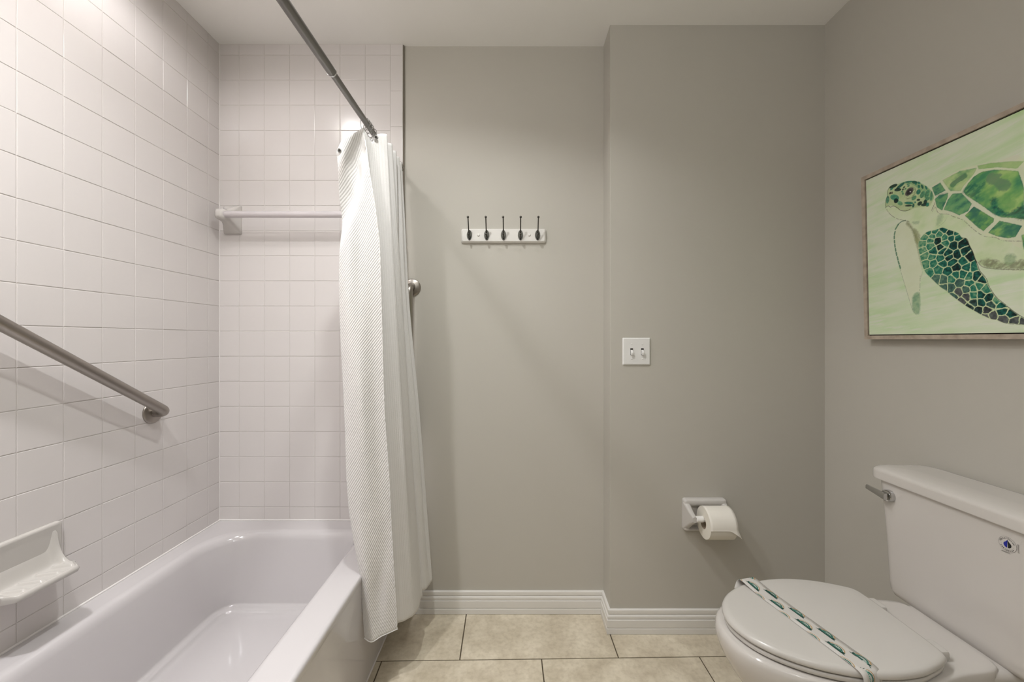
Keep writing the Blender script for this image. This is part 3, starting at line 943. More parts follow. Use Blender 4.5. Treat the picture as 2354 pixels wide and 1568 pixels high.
# bowl and foot
BT = dense([(0, 0), (0.006, 0.030), (0.021, 0.055), (0.057, 0.088), (0.137, 0.126), (0.251, 0.155), (0.388, 0.173), (0.525, 0.177), (0.64, 0.167), (0.74, 0.147), (0.84, 0.133), (0.93, 0.126), (0.975, 0.119), (0.996, 0.10), (1, 0)])
def bowl(tip, k, z, back=1.10, add=0.0): return outline(tip, back, k, z, BT, 44)
g = G()
g.loft([bowl(0.675, 0.70, 0.0, 1.17), bowl(0.672, 0.70, 0.012, 1.17), bowl(0.685, 0.66, 0.045, 1.16), bowl(0.69, 0.63, 0.11, 1.15), bowl(0.672, 0.64, 0.17, 1.14), bowl(0.635, 0.70, 0.23, 1.10), bowl(0.595, 0.80, 0.285, 1.10), bowl(0.560, 0.90, 0.335, 1.10),
        bowl(0.537, 0.975, 0.375), bowl(0.529, 1.0, 0.400), bowl(0.5275, 1.004, 0.418), bowl(0.531, 0.995, 0.429), bowl(0.540, 0.965, 0.4345), bowl(0.57, 0.87, 0.4350)])
g.out('bowl', M_CHINA, tl, autosmooth=60)
g = G()
g.loft([egg(0.556, 0.966, 0.945, 0.4370), egg(0.548, 0.971, 0.970, 0.4395), egg(0.547, 0.972, 0.975, 0.4460), egg(0.551, 0.969, 0.96, 0.4500)])
g.out('seat', M_SEATP, tl, autosmooth=60)
g = G()
g.loft([egg(0.553, 0.970, 0.955, 0.4520), egg(0.545, 0.975, 0.977, 0.4535), egg(0.5425, 0.977, 0.985, 0.4580), egg(0.545, 0.976, 0.978, 0.4640), egg(0.551, 0.972, 0.96, 0.4680), egg(0.561, 0.966, 0.925, 0.4700),
        egg(0.60, 0.935, 0.78, 0.4716), egg(0.70, 0.87, 0.40, 0.4722)])
g.out('lid', M_SEATP, tl, autosmooth=60)
for sy in (-1, 1):
    g = G(); g.box(0.968, 1.004, YC + sy * 0.078 - 0.022, YC + sy * 0.078 + 0.022, 0.434, 0.4585, 0.007); g.out('hinge_cap', M_SEATP, tl)
g = G()
g.loft([rrect(1.06, 1.225, YC - 0.085, YC + 0.085, 0.355, 0.03), rrect(1.03, 1.236, YC - 0.105, YC + 0.105, 0.374, 0.03), rrect(1.005, 1.240, YC - 0.121, YC + 0.119, 0.400, 0.03),
        rrect(1.000, 1.241, YC - 0.124, YC + 0.122, 0.412, 0.03), rrect(1.003, 1.240, YC - 0.121, YC + 0.119, 0.4225, 0.028), rrect(1.010, 1.236, YC - 0.114, YC + 0.112, 0.4265, 0.024), rrect(1.02, 1.23, YC - 0.104, YC + 0.102, 0.4275, 0.02)])
g.out('deck', M_CHINA, tl, autosmooth=60)
# tank
def tk(x0_, x1_, y0_, y1_, z, r=(0.028, 0.028, 0.028, 0.028)): return rrect(x0_, x1_, y0_, y1_, z, 0.026)
g = G()
g.loft([tk(1.145, 1.222, 0.880, 1.172, 0.4200), tk(1.130, 1.238, 0.861, 1.193, 0.4215), tk(1.1165, 1.243, 0.846, 1.207, 0.4275), tk(1.1115, 1.2435, 0.840, 1.212, 0.440), tk(1.1095, 1.244, 0.837, 1.214, 0.465),
        tk(1.106, 1.244, 0.827, 1.220, 0.60), tk(1.0985, 1.244, 0.812, 1.2300, 0.7565)])
g.out('tank', M_CHINA, tl, autosmooth=60)
g = G()
def lid_r(i, z): return rrect(1.0885 + i, 1.2475 - i * 0.3, 0.800 + i, 1.250 - i, z, 0.032)
g.loft([lid_r(0.005, 0.7575), lid_r(0.0008, 0.7585), lid_r(0.0, 0.7620), lid_r(0.0, 0.7800), lid_r(0.0012, 0.7855), lid_r(0.005, 0.7900), lid_r(0.011, 0.7935), lid_r(0.022, 0.7965), lid_r(0.040, 0.7990), lid_r(0.065, 0.8003)])
g.out('tank_lid', M_CHINA, tl, autosmooth=60)
# flush lever
g = G(); g.lathe([(0.0172, -0.004), (0.0172, 0.006), (0.0165, 0.012), (0.0150, 0.0145), (0.008, 0.0155)], (1.1005, 1.186, 0.7185), (-1, 0, 0), 32)
g.box(1.078, 1.090, 1.1775, 1.1945, 0.7085, 0.7285, 0.002); lv = g.out('flush_lever', M_CHROME, tl)
g = G()
rings = []
for t in (0, .06, .3, .6, .9, 1.0):
    y = 1.176 + 0.074 * t; x = 1.0765 + 0.010 * t; h = 0.0098 - 0.0030 * t; w = 0.0050 - 0.0022 * t
    z = 0.7185 + 0.0040 * t
    rings.append([Vector((x + a, y, z + b)) for a, b in ((-w, -h * 0.75), (w, -h), (w, h), (-w * 0.3, h), (-w, h * 0.45))])
g.loft(rings); g.out('handle', M_CHROME, lv, smooth=False)

# round water sticker on the tank face
def font_polys(txt, size=1.0):
    cu = bpy.data.curves.new('t', 'FONT'); cu.body = txt; cu.size = size; cu.resolution_u = 2; cu.align_x = 'CENTER'
    ob = bpy.data.objects.new('t', cu); COL.objects.link(ob)
    me = ob.to_mesh()
    vs = [Vector(v_.co) for v_ in me.vertices]; fs = [tuple(p.vertices) for p in me.polygons]
    ob.to_mesh_clear(); bpy.data.objects.remove(ob); bpy.data.curves.remove(cu)
    return vs, fs
STK = P(2320.5, 1251.5, 0.9042); SX = 1.1040 - 0.0006
def on_tank(a, b, lift=0.0):   # a: to the right in the photo (towards -Y), b: up
    z = STK.z + b
    xf = float(np.interp(z, [0.60, 0.7565], [1.106, 1.0985])) - 0.0005 - lift
    return Vector((xf, STK.y - a, z))
g = G()
def disc(g, a0, b0, r, mi, lift=0, n=32, sx=1):
    g.add([on_tank(a0 + r * sx * math.cos(2 * PI * k / n), b0 + r * math.sin(2 * PI * k / n), lift) for k in range(n)], [tuple(range(n))], mi)
def ringband(g, a0, b0, r0, r1, mi, lift, an0=0, an1=360, n=40):
    vs = []
    for k in range(n + 1):
        a = math.radians(an0 + (an1 - an0) * k / n)
        vs += [on_tank(a0 + r0 * math.cos(a), b0 + r0 * math.sin(a), lift), on_tank(a0 + r1 * math.cos(a), b0 + r1 * math.sin(a), lift)]
    g.add(vs, [(2 * k, 2 * k + 1, 2 * k + 3, 2 * k + 2) for k in range(n)], mi)
disc(g, 0, 0, 0.0168, 0, 0)
ringband(g, 0, 0, 0.0163, 0.0167, 1, 0.0002)
ringband(g, 0, 0, 0.0112, 0.0114, 1, 0.0002, 180, 350)
word = 'WaterSense'
for i, ch in enumerate(word):
    vs, fs = font_polys(ch, 0.0062)
    a = math.radians(158 - i * (136 / 9))
    ca, sa = math.cos(a), math.sin(a)
    rr = 0.0114
    out = []
    for p in vs:
        # letter upright along the circle
        tx, ty = p.x, p.y
        out.append(on_tank((rr + ty) * ca + tx * sa, (rr + ty) * sa - tx * ca, 0.0003))
    g.add(out, fs, 2)
# drop: blue left half, dark right half
drop = []
def dropc(side, r=0.0066, n=16):
    pts = [(0.0005, 0.0098)]
    for k in range(n + 1):
        a = math.radians(60 - 150 * k / n) if side > 0 else math.radians(120 + 150 * k / n)
        pts.append((r * math.cos(a) + (0.0007 * side), r * math.sin(a) - 0.0012))
    return pts
g.add([on_tank(a, b, 0.0003) for a, b in dropc(-1)], [tuple(range(18))], 3)
g.add([on_tank(a, b, 0.0003) for a, b in dropc(1)], [tuple(range(18))], 2)
for k in range(9):   # small marks along the lower arc
    a = math.radians(205 + 14 * k)
    ringband(g, 0, 0, 0.0125, 0.0148, 2 if k % 3 else 1, 0.0002, math.degrees(a), math.degrees(a) + 7, 3)
for b_, w_ in ((-0.0185, 0.0075), (-0.0200, 0.0085)):
    g.add([on_tank(-w_ - 0.004, b_, 0.0002), on_tank(w_ - 0.004, b_, 0.0002), on_tank(w_ - 0.004, b_ + 0.0006, 0.0002), on_tank(-w_ - 0.004, b_ + 0.0006, 0.0002)], [(0, 1, 2, 3)], 1)
for a_ in (0.0185, 0.0200):
    g.add([on_tank(a_, -0.010, 0.0002), on_tank(a_ + 0.0005, -0.010, 0.0002), on_tank(a_ + 0.0005, 0.010, 0.0002), on_tank(a_, 0.010, 0.0002)], [(0, 1, 2, 3)], 1)
so = mesh('sticker', g.v, g.f, [M_CHINA, M_GREY, M_BLACK, M_BLUE], tl, False, g.m)
so['label'] = 'small round black and blue sticker'

# ------------------------------------------------------------------ paper band over the lid
pbd = thing('paper_band', 'white paper band printed with green and gold emblems across the toilet lid', 'paper band', (0.72, 1.0, 0.47))
e0 = Vector((0.681, 1.180)); e1 = Vector((0.757, 0.862))     # lid edges under the band
dl = (e1 - e0).normalized(); wl = Vector((-dl.y, dl.x))       # towards the tank
if wl.x < 0: wl = -wl
Llid = (e1 - e0).length
cen = []   # path of (plan point, z)
def addc(pt, z): cen.append(Vector((pt.x, pt.y, z)))
addc(e0 - dl * 0.002 + Vector((-0.006, 0)), 0.452)
addc(e0 - dl * 0.010 + Vector((-0.004, 0)), 0.466)
addc(e0 - dl * 0.009, 0.4755)
addc(e0 + dl * 0.006, 0.4790)
addc(e0 + dl * 0.030, 0.4765)
addc(e0 + dl * 0.060, 0.4738)
for t in (0.35, 0.55, 0.75, 0.9): addc(e0 + dl * (Llid * t), 0.4734)
addc(e0 + dl * (Llid - 0.012), 0.4728)
addc(e0 + dl * (Llid + 0.001), 0.4690)
addc(e0 + dl * (Llid + 0.0055), 0.4590)
addc(e0 + dl * (Llid + 0.0070), 0.4450)
addc(e0 + dl * (Llid + 0.0125), 0.4270)
addc(e0 + dl * (Llid + 0.012), 0.3950)
addc(e0 + dl * (Llid + 0.000), 0.3600)
pth = catmull(cen, 10)
acc = [0.0]
for i in range(1, len(pth)): acc.append(acc[-1] + (pth[i] - pth[i - 1]).length)
def band(s, t, lift=0.0):
    x = float(np.interp(s, acc, [p.x for p in pth])); y = float(np.interp(s, acc, [p.y for p in pth])); z = float(np.interp(s, acc, [p.z for p in pth]))
    s2 = min(s + 0.002, acc[-1]); s1 = max(s2 - 0.004, 0)
    a = Vector([float(np.interp(s2, acc, [p[k] for p in pth])) for k in range(3)]) - Vector([float(np.interp(s1, acc, [p[k] for p in pth])) for k in range(3)])
    w = Vector((wl.x, wl.y, 0)); nrm = w.cross(a).normalized() * NSG
    e = math.exp(-(s / 0.012) ** 2)
    return Vector((x, y, z)) + w * t + nrm * lift + Vector((-0.010 * e * max(0, -t / 0.025), 0, 0))
NSG = 1.0 if Vector((wl.x, wl.y, 0)).cross(Vector((dl.x, dl.y, 0))).z > 0 else -1.0
HW = 0.0250
Lb = acc[-1]
vs = []; n = 120
for i in range(n + 1):
    for j in range(5):
        t = -HW + 2 * HW * j / 4
        vs.append(band(Lb * i / n, t, 0.0))
fs = [(i * 5 + j, i * 5 + j + 1, (i + 1) * 5 + j + 1, (i + 1) * 5 + j) for i in range(n) for j in range(4)]
bo = mesh('paper_strip', vs, fs, M_BAND, pbd)
md = bo.modifiers.new('thickness', 'SOLIDIFY'); md.thickness = 0.0003; md.offset = 0
g = G()
def clipq(poly, mi, s0, t0, lift):
    out = []
    for a, b in poly:
        t = t0 + b
        if t > HW - 0.0005 : t = HW - 0.0005
        if t < -HW + 0.0005: t = -HW + 0.0005
        s = min(max(s0 + a, 0.001), Lb - 0.001)
        out.append(band(s, t, lift))
    g.add(out, [tuple(range(len(out)))], mi)
def arcband(s0, t0, r0, r1, a0, a1, mi, lift, n=18, tmax=None):
    for k in range(n):
        q0 = math.radians(a0 + (a1 - a0) * k / n); q1 = math.radians(a0 + (a1 - a0) * (k + 1) / n)
        b_ = [(r0 * math.cos(q0), r0 * math.sin(q0) * 0.78), (r1 * math.cos(q0), r1 * math.sin(q0) * 0.78), (r1 * math.cos(q1), r1 * math.sin(q1) * 0.78), (r0 * math.cos(q1), r0 * math.sin(q1) * 0.78)]
        if all(t0 + b > HW - 0.0008 for a, b in b_) or all(t0 + b < -HW + 0.0008 for a, b in b_): continue
        clipq(b_, mi, s0, t0, lift)
def emblem(s0, t0, full=True, banner=True):
    # gold lettered arc: short gold dashes
    for k in range(15):
        a = 22 + k * 9.1
        arcband(s0, t0, 0.0166, 0.0188, a, a + 6.5, 3, 0.0006, 1)
    arcband(s0, t0, 0.0174, 0.0179, 24, 156, 3, 0.0005, 16)
    arcband(s0, t0, 0.0100, 0.0140, 18, 162, 2, 0.0005, 16)
    for k in range(11):
        a = 22 + k * 12.6
        arcband(s0, t0, 0.0103, 0.0138, a, a + 6.5, 1 if k % 3 else 4, 0.0007, 1)
    if banner:
        clipq([(-0.0190, -0.0012), (0.0190, -0.0012), (0.0190, 0.0040), (-0.0190, 0.0040)], 1, s0, t0, 0.0008)
        clipq([(-0.0230, -0.0030), (0.0230, -0.0030), (0.0215, -0.0014), (-0.0215, -0.0014)], 1, s0, t0, 0.0007)
        for k in range(10):
            a = -0.0145 + k * 0.0029
            clipq([(a, 0.0002), (a + 0.0017, 0.0002), (a + 0.0017, 0.0026), (a, 0.0026)], 2, s0, t0, 0.0010)
per = 0.0775
k0 = 0.066
i = 0
s = k0
emblem(k0 - per / 2, 0.0115)
emblem(k0 - per / 2 - 0.002, -0.0315, banner=False)
while s < Lb - 0.01:
    emblem(s, -0.010)
    clipq([(0.006, 0.0205), (0.026, 0.0205), (0.026, 0.0211), (0.006, 0.0211)], 5, s, -0.002, 0.0006)
    emblem(s + per / 2, 0.0115)
    emblem(s + per / 2 - 0.002, -0.0315, banner=False)
    s += per
mesh('emblem_print', g.v, g.f, [M_BAND, M_GREEN, M_TEAL, M_GOLD, M_BLACK, M_GREY], pbd, False, g.m)

# ------------------------------------------------------------------ picture on the right wall
pic = thing('framed_picture', 'framed watercolour of a green sea turtle on the right wall above the toilet', 'picture', (1.223, 1.0, 1.1755))
XB, ZB, KT = 1.2225, 1.1755, 0.0219         # the picture hangs tipped slightly forward at the top
PY0, PY1 = 1.4145, 0.565                     # left edge (far) and right edge (near)
PH = 0.5625
cosT = 1 / math.sqrt(1 + KT * KT)
def plane(yy, h, out=0.0):    # h: height along the picture
    return Vector((XB - KT * h * cosT - out, yy, ZB + h * cosT - KT * out))
FW = 0.0125
M_FRAME = mat('greige_wood_frame', srgb(190, 176, 160), 0.5, bump=(60, 0.2, 0.001), var=(srgb(164, 149, 133), 40, 5))
def bar(y0_, y1_, h0, h1, name='frame_rail'):
    g = G()
    c = [(y0_, h0), (y1_, h0), (y1_, h1), (y0_, h1)]
    vs = [plane(a, b, 0.0) for a, b in c] + [plane(a, b, -0.026) for a, b in c]
    i_ = 0.0008
    g.add(vs, [(0, 1, 2, 3), (7, 6, 5, 4), (0, 4, 5, 1), (1, 5, 6, 2), (2, 6, 7, 3), (3, 7, 4, 0)])
    g.out(name, M_FRAME, pic, smooth=False)
bar(PY0, PY1, 0, FW); bar(PY0, PY1, PH - FW, PH); bar(PY0, PY0 - FW, FW, PH - FW, 'frame_stile'); bar(PY1 + FW, PY1, FW, PH - FW, 'frame_stile')
g = G(); c = [(PY0 - FW, FW), (PY1 + FW, FW), (PY1 + FW, PH - FW), (PY0 - FW, PH - FW)]
g.add([plane(a, b, -0.008) for a, b in c], [(0, 1, 2, 3)]); g.out('backing', M_SHADOW, pic, smooth=False)

# ---- the painting: colours worked out per point of a fine sheet, in the picture's own plane
CM = 0.003
cy0, cy1, ch0, ch1 = PY0 - FW - CM, PY1 + FW + CM, FW + CM, PH - FW - CM
def px2pic(x, y):
    dx = (x - CX) / F; dz = (CY - y) / F
    t = (XB + 0.004 - KT * (HC - ZB)) / (dx + KT * dz)
    return (PY0 - t) * 1000.0, (HC + dz * t - ZB) / cosT * 1000.0      # mm from the left edge, mm up
def crop(cx0, cy0_, sc_):
    return lambda pts: [px2pic(cx0 + a / sc_, cy0_ + b / sc_) for a, b in pts]
cS = crop(2140, 340, 6.533); cF = crop(2100, 500, 6.031); cH = crop(2020, 400, 9.8); cT = crop(1954, 220, 2.7025)
umax = (PY0 - cy1) * 1000; u0 = (PY0 - cy0) * 1000
us = np.concatenate([np.arange(u0, 462, 0.95), np.linspace(462, umax, 90)])
hs = np.arange(ch0 * 1000, ch1 * 1000, 1.0)
UU, HH = np.meshgrid(us, hs)
def vnoise(x, y, seed):
    rs = np.random.RandomState(seed); T = rs.rand(256, 256)
    xi = np.floor(x).astype(int); yi = np.floor(y).astype(int); fx = x - xi; fy = y - yi
    fx = fx * fx * (3 - 2 * fx); fy = fy * fy * (3 - 2 * fy)
    a = T[yi % 256, xi % 256]; b = T[yi % 256, (xi + 1) % 256]; c = T[(yi + 1) % 256, xi % 256]; d = T[(yi + 1) % 256, (xi + 1) % 256]
    return (a * (1 - fx) + b * fx) * (1 - fy) + (c * (1 - fx) + d * fx) * fy
def fbm(x, y, seed, o=4):
    r = 0; a = 0.5
    for k in range(o):
        r = r + a * vnoise(x * 2 ** k + 7, y * 2 ** k + 3, seed + k); a *= 0.5
    return r / 0.94
IMG = np.zeros(UU.shape + (3,))
def C(r, g_, b): return np.array(srgb(r, g_, b)[:3])
# brushed pale background: strokes rising slightly to the right
su = (UU * 0.99 + HH * 0.12); sv = (HH * 0.99 - UU * 0.13)
n1 = fbm(su / 160, sv / 16, 11); n2 = fbm(su / 60, sv / 5, 21); n3 = fbm(UU / 110, HH / 90, 31)
base = C(224, 231, 208); grn = C(192, 222, 164); wht = C(232, 232, 222)
w = np.clip((n1 * 0.6 + n2 * 0.25 + n3 * 0.55 - 0.55) * 2.0, 0, 1)[..., None]
IMG[:] = base * (1 - w) + grn * w
w = np.clip((n2 - 0.60) * 3, 0, 0.6)[..., None]; IMG[:] = IMG * (1 - w) + wht * w
def sdf(poly):
    P_ = np.array(poly); n = len(P_)
    x0_, y0_ = P_.min(0) - 6; x1_, y1_ = P_.max(0) + 6
    i0, i1 = np.searchsorted(us, [x0_, x1_]); j0, j1 = np.searchsorted(hs, [y0_, y1_])
    sl = (slice(j0, j1), slice(i0, i1))
    X = UU[sl]; Y = HH[sl]
    if X.size == 0: return None, None
    d = np.full(X.shape, 1e9); ins = np.zeros(X.shape, bool)
    for k in range(n):
        ax, ay = P_[k]; bx, by = P_[(k + 1) % n]
        ex, ey = bx - ax, by - ay; L = ex * ex + ey * ey + 1e-9
        t = np.clip(((X - ax) * ex + (Y - ay) * ey) / L, 0, 1)
        d = np.minimum(d, (X - ax - t * ex) ** 2 + (Y - ay - t * ey) ** 2)
        cond = ((ay > Y) != (by > Y)) & (X < (bx - ax) * (Y - ay) / (by - ay + 1e-12) + ax)
        ins ^= cond
    d = np.sqrt(d)
    return sl, np.where(ins, -d, d)
def smooth_poly(pts, sub=6):
    v = [Vector((a, b, 0)) for a, b in pts]; n = len(v); out = []
    for i in range(n):
        p0, p1, p2, p3 = v[i - 1], v[i], v[(i + 1) % n], v[(i + 2) % n]
        for k in range(sub):
            t = k / sub
            p = 0.5 * ((2 * p1) + (p2 - p0) * t + (2 * p0 - 5 * p1 + 4 * p2 - p3) * t * t + (3 * p1 - p0 - 3 * p2 + p3) * t ** 3)
            out.append((p.x, p.y))
    return out
def blend(sl, al, colr):
    IMG[sl] = IMG[sl] * (1 - al[..., None]) + colr * al[..., None]
def fill(poly, cols, seed, soft=0.7, alpha=1.0, scale=14, edge=None, smooth=True, rough=0.0, warp=0.0):
    """watercolour fill: noise moves through cols from light to dark"""
    if smooth: poly = smooth_poly(poly, 4)
    sl, d = sdf(poly)
    if sl is None: return
    X, Y = UU[sl], HH[sl]
    if rough: d = d + rough * (fbm(X / 3.0, Y / 3.0, seed + 5, 3) - 0.5) * 2
    nz = fbm((X * .9 + Y * .4) / scale, (Y * .9 - X * .4) / scale * 1.6, seed)
    nz = np.clip((nz - 0.28) / 0.44 + warp, 0, 0.999) * (len(cols) - 1)
    ci = np.floor(nz).astype(int); fr = (nz - ci)[..., None]
    A = np.array(cols); colr = A[ci] * (1 - fr) + A[np.minimum(ci + 1, len(cols) - 1)] * fr
    al = np.clip(0.5 - d / (2 * soft), 0, 1) * alpha
    blend(sl, al, colr)
    if edge is not None:
        e = np.exp(-((d + 0.9) / 0.9) ** 2) * edge[1]
        blend(sl, e * (nz * 0.15 + 0.5), edge[0])
def line(pts, width, colr, alpha=0.8, seed=1, broken=0.0, smooth=True):
    v = [Vector((a, b, 0)) for a, b in pts]
    if smooth: v = catmull(v, 6)
    P_ = np.array([(p.x, p.y) for p in v])
    x0_, y0_ = P_.min(0) - 5 - width; x1_, y1_ = P_.max(0) + 5 + width
    i0, i1 = np.searchsorted(us, [x0_, x1_]); j0, j1 = np.searchsorted(hs, [y0_, y1_])
    sl = (slice(j0, j1), slice(i0, i1)); X, Y = UU[sl], HH[sl]
    if X.size == 0: return
    d = np.full(X.shape, 1e9)
    for k in range(len(P_) - 1):
        ax, ay = P_[k]; bx, by = P_[k + 1]; ex, ey = bx - ax, by - ay; L = ex * ex + ey * ey + 1e-9
        t = np.clip(((X - ax) * ex + (Y - ay) * ey) / L, 0, 1)
        d = np.minimum(d, (X - ax - t * ex) ** 2 + (Y - ay - t * ey) ** 2)
    d = np.sqrt(d)
    al = np.clip((width - d) / 0.9 + 0.5, 0, 1) * alpha
    if broken: al = al * np.clip((vnoise(X / 2.2, Y / 2.2, seed) - broken) * 4 + 0.5, 0, 1)
    blend(sl, al, colr)
LG, MG, DG, TG, BK = C(160, 196, 112), C(112, 168, 110), C(40, 118, 96), C(24, 96, 86), C(16, 40, 42)
PALE = C(222, 231, 200); CREAM = C(224, 229, 196); GRY = C(118, 112, 112); GG = C(112, 142, 114)
# body below the shell and the neck
fill(cT([(225, 700), (300, 770), (360, 780), (400, 830), (440, 900), (560, 820), (700, 880), (790, 1030), (860, 1068), (960, 1078), (1081, 1080), (1081, 900), (900, 860), (700, 720), (520, 640), (400, 690)]), [PALE, C(216, 229, 190), C(204, 224, 174)], 41, 2.5, 0.85, 40)
_bx, _by = zip(*cT([(1075, 900), (1081, 1080)]))
fill([(_bx[0] - 4, _by[0] + 6), (_bx[1] - 4, _by[1]), (560, _by[1] + 4), (680, 190), (745, 235), (700, 260), (560, 215)], [PALE, C(216, 229, 190), C(204, 224, 174)], 42, 3.0, 0.8, 40)
line([(_bx[1] - 2, _by[1]), (520, _by[1]), (620, 160), (700, 205), (748, 240)], 0.7, C(100, 112, 84), 0.6, 4, 0.3)
# shell band (cream) with scutes
shell = cS([(-30, 640), (20, 570), (170, 470), (430, 330), (700, 255), (1000, 205), (1398, 190), (1398, 1420), (1150, 1395), (950, 1340), (820, 1310), (640, 1200), (480, 1060), (300, 1010), (110, 975), (40, 880), (30, 760)])
fill(shell, [CREAM, C(222, 224, 200)], 43, 1.6, 0.8, 30)
shell_r = [(458, 395), (520, 430), (640, 420), (740, 360), (790, 270), (760, 220), (600, 200), (458, 205)]
fill(shell_r, [CREAM, C(204, 206, 178)], 44, 1.6, 0.8, 30)
ed = (TG, 0.55)
fill(cS([(15, 595), (140, 522), (218, 640), (62, 722)]), [MG, C(84, 150, 108), DG], 51, 0.8, 0.95, 12, ed, False, 0.8)
fill(cS([(172, 488), (430, 350), (690, 300), (640, 400), (490, 575), (450, 645), (292, 648), (222, 560)]), [C(190, 212, 150), C(168, 202, 132), MG], 52, 1.4, 0.9, 20, (DG, 0.3), False, 0.8)
fill(cS([(290, 540), (350, 490), (500, 385), (545, 410), (520, 460), (400, 530), (340, 590), (290, 580)]), [GG, C(84, 140, 96)], 53, 1.2, 0.9, 12, None, True, 1.2)
fill(cS([(60, 770), (120, 712), (258, 680), (252, 740), (168, 940), (88, 890)]), [MG, C(84, 154, 104), DG], 54, 0.8, 0.95, 14, ed, False, 0.8)
fill(cS([(325, 690), (462, 680), (612, 838), (560, 950), (430, 1012), (310, 960), (192, 930), (258, 775)]), [C(120, 176, 116), C(92, 160, 108), DG], 55, 0.8, 0.95, 18, ed, False, 0.8)
big = cS([(488, 650), (560, 530), (650, 430), (760, 360), (950, 328), (1150, 335), (1310, 350), (1360, 480), (1398, 620), (1398, 1075), (1230, 1052), (1050, 1040), (920, 980), (800, 890), (650, 790), (520, 705)])
fill(big, [C(172, 206, 124), C(140, 190, 106), C(104, 168, 98), C(60, 140, 96)], 56, 0.9, 0.96, 34, ed, False, 0.9)
fill(cS([(890, 385), (1070, 395), (1040, 450), (1170, 490), (1205, 560), (1140, 640), (1020, 640), (950, 560), (860, 540), (830, 470)]), [GG, C(104, 146, 108)], 57, 2.2, 0.85, 14, None, True, 2.5)
fill(cS([(490, 640), (590, 540), (720, 540), (830, 500), (760, 640), (700, 760), (600, 740), (520, 690)]), [C(110, 168, 112), DG, TG], 58, 3.5, 0.75, 9, None, True, 4)
fill(cS([(900, 780), (990, 760), (1010, 900), (1160, 980), (1240, 940), (1398, 860), (1398, 1070), (1200, 1040), (1030, 1025), (940, 960)]), [C(60, 138, 96), DG, TG, C(14, 70, 66)], 59, 3.0, 0.85, 8, None, True, 4)
fill(cS([(1100, 690), (1200, 680), (1200, 760), (1280, 800), (1260, 900), (1150, 920), (1080, 820)]), [C(104, 170, 98), C(86, 156, 92)], 60, 3.0, 0.6, 12, None, True, 3)
fill(cS([(700, 268), (900, 228), (1200, 203), (1398, 203), (1290, 312), (1000, 290), (720, 322)]), [C(176, 206, 136), C(150, 194, 116)], 61, 1.2, 0.9, 22, (MG, 0.4), False, 0.8)
fill(cS([(645, 880), (945, 1062), (940, 1110), (850, 1190), (790, 1250), (700, 1190), (510, 1020)]), [C(140, 188, 98), C(112, 170, 96), C(66, 140, 92), DG], 62, 0.8, 0.95, 20, ed, False, 0.8)
fill(cS([(1030, 1095), (1370, 1170), (1310, 1270), (1270, 1340), (1150, 1355), (1000, 1330), (860, 1275)]), [C(146, 190, 108), C(106, 164, 104), C(66, 138, 96), DG], 63, 0.8, 0.95, 16, ed, False, 0.8)
for sc_pts, sd_ in (([(430, 400), (452, 372), (520, 372), (600, 350), (600, 300), (500, 262), (452, 268)], 64), ([(612, 350), (700, 330), (745, 290), (720, 245), (640, 232), (612, 300)], 65),
                    ([(438, 250), (500, 250), (600, 285), (610, 225), (520, 208), (442, 215)], 66), ([(462, 415), (520, 425), (640, 410), (700, 350), (600, 362), (520, 384), (470, 385)], 67)):
    fill(sc_pts if sd_ > 64 else [(max(a, 455), b) for a, b in sc_pts], [C(172, 206, 124), C(120, 176, 104), C(60, 140, 96)], sd_, 1.2, 0.95, 30, ed, False, 0.8)
PEN = C(92, 88, 70)
line(cS([(70, 740), (120, 700), (250, 675)]), 0.5, PEN, 0.7)
line(cS([(70, 890), (120, 985), (250, 995), (330, 1030), (480, 1085), (600, 1190), (720, 1285), (830, 1335), (960, 1345), (1100, 1395), (1398, 1400)]), 0.7, PEN, 0.75, 3, 0.45)
line(cS([(5, 940), (50, 850), (60, 880), (20, 960)]), 0.6, PEN, 0.6, 3, 0.4)
line(cS([(100, 1190), (190, 1120), (240, 1050)]), 0.6, GG, 0.5, 3, 0.4)
fill(cT([(800, 1035), (860, 1010), (960, 1040), (1081, 1020), (1081, 1078), (960, 1076), (860, 1068)]), [C(180, 196, 150), C(140, 146, 112), C(116, 116, 90)], 70, 3.0, 0.8, 9, None, True, 4)
fill(cT([(970, 990), (1010, 985), (1030, 1010), (1000, 1050), (960, 1040)]), [C(150, 180, 130), C(110, 150, 110)], 71, 3.0, 0.6, 6, None, True, 3)
line(cT([(795, 1035), (830, 1066), (930, 1078), (1081, 1081)]), 0.8, C(80, 84, 62), 0.7, 4, 0.35)
# far flipper
ff = cT([(345, 775), (300, 800), (276, 860), (276, 940), (308, 1060), (342, 1180), (385, 1320), (410, 1358), (432, 1335), (436, 1180), (448, 1090), (432, 1000), (430, 920), (400, 840), (365, 785)])
fill(ff, [C(224, 230, 204), C(220, 226, 196)], 73, 1.2, 0.9, 40)
fill(cT([(360, 780), (400, 840), (432, 920), (445, 1050), (430, 1000), (405, 900), (380, 830), (350, 800)]), [C(160, 168, 124), C(128, 136, 96)], 74, 3.0, 0.8, 6, None, True, 2)
fill(cT([(392, 1240), (432, 1230), (434, 1335), (412, 1358), (388, 1325)]), [C(150, 184, 140), C(96, 150, 112)], 75, 3.0, 0.8, 8, None, True, 2)
line(cT([(405, 850), (430, 920), (434, 1000), (449, 1090), (440, 1130)]), 0.6, C(150, 160, 124), 0.6, 5, 0.3)
line(cT([(436, 1120), (434, 1200), (430, 1260)]), 0.9, C(100, 140, 90), 0.6, 5, 0.4)
line(cT([(300, 1040), (342, 1180), (385, 1320), (410, 1358)]), 0.6, C(120, 140, 110), 0.7, 5, 0.3)
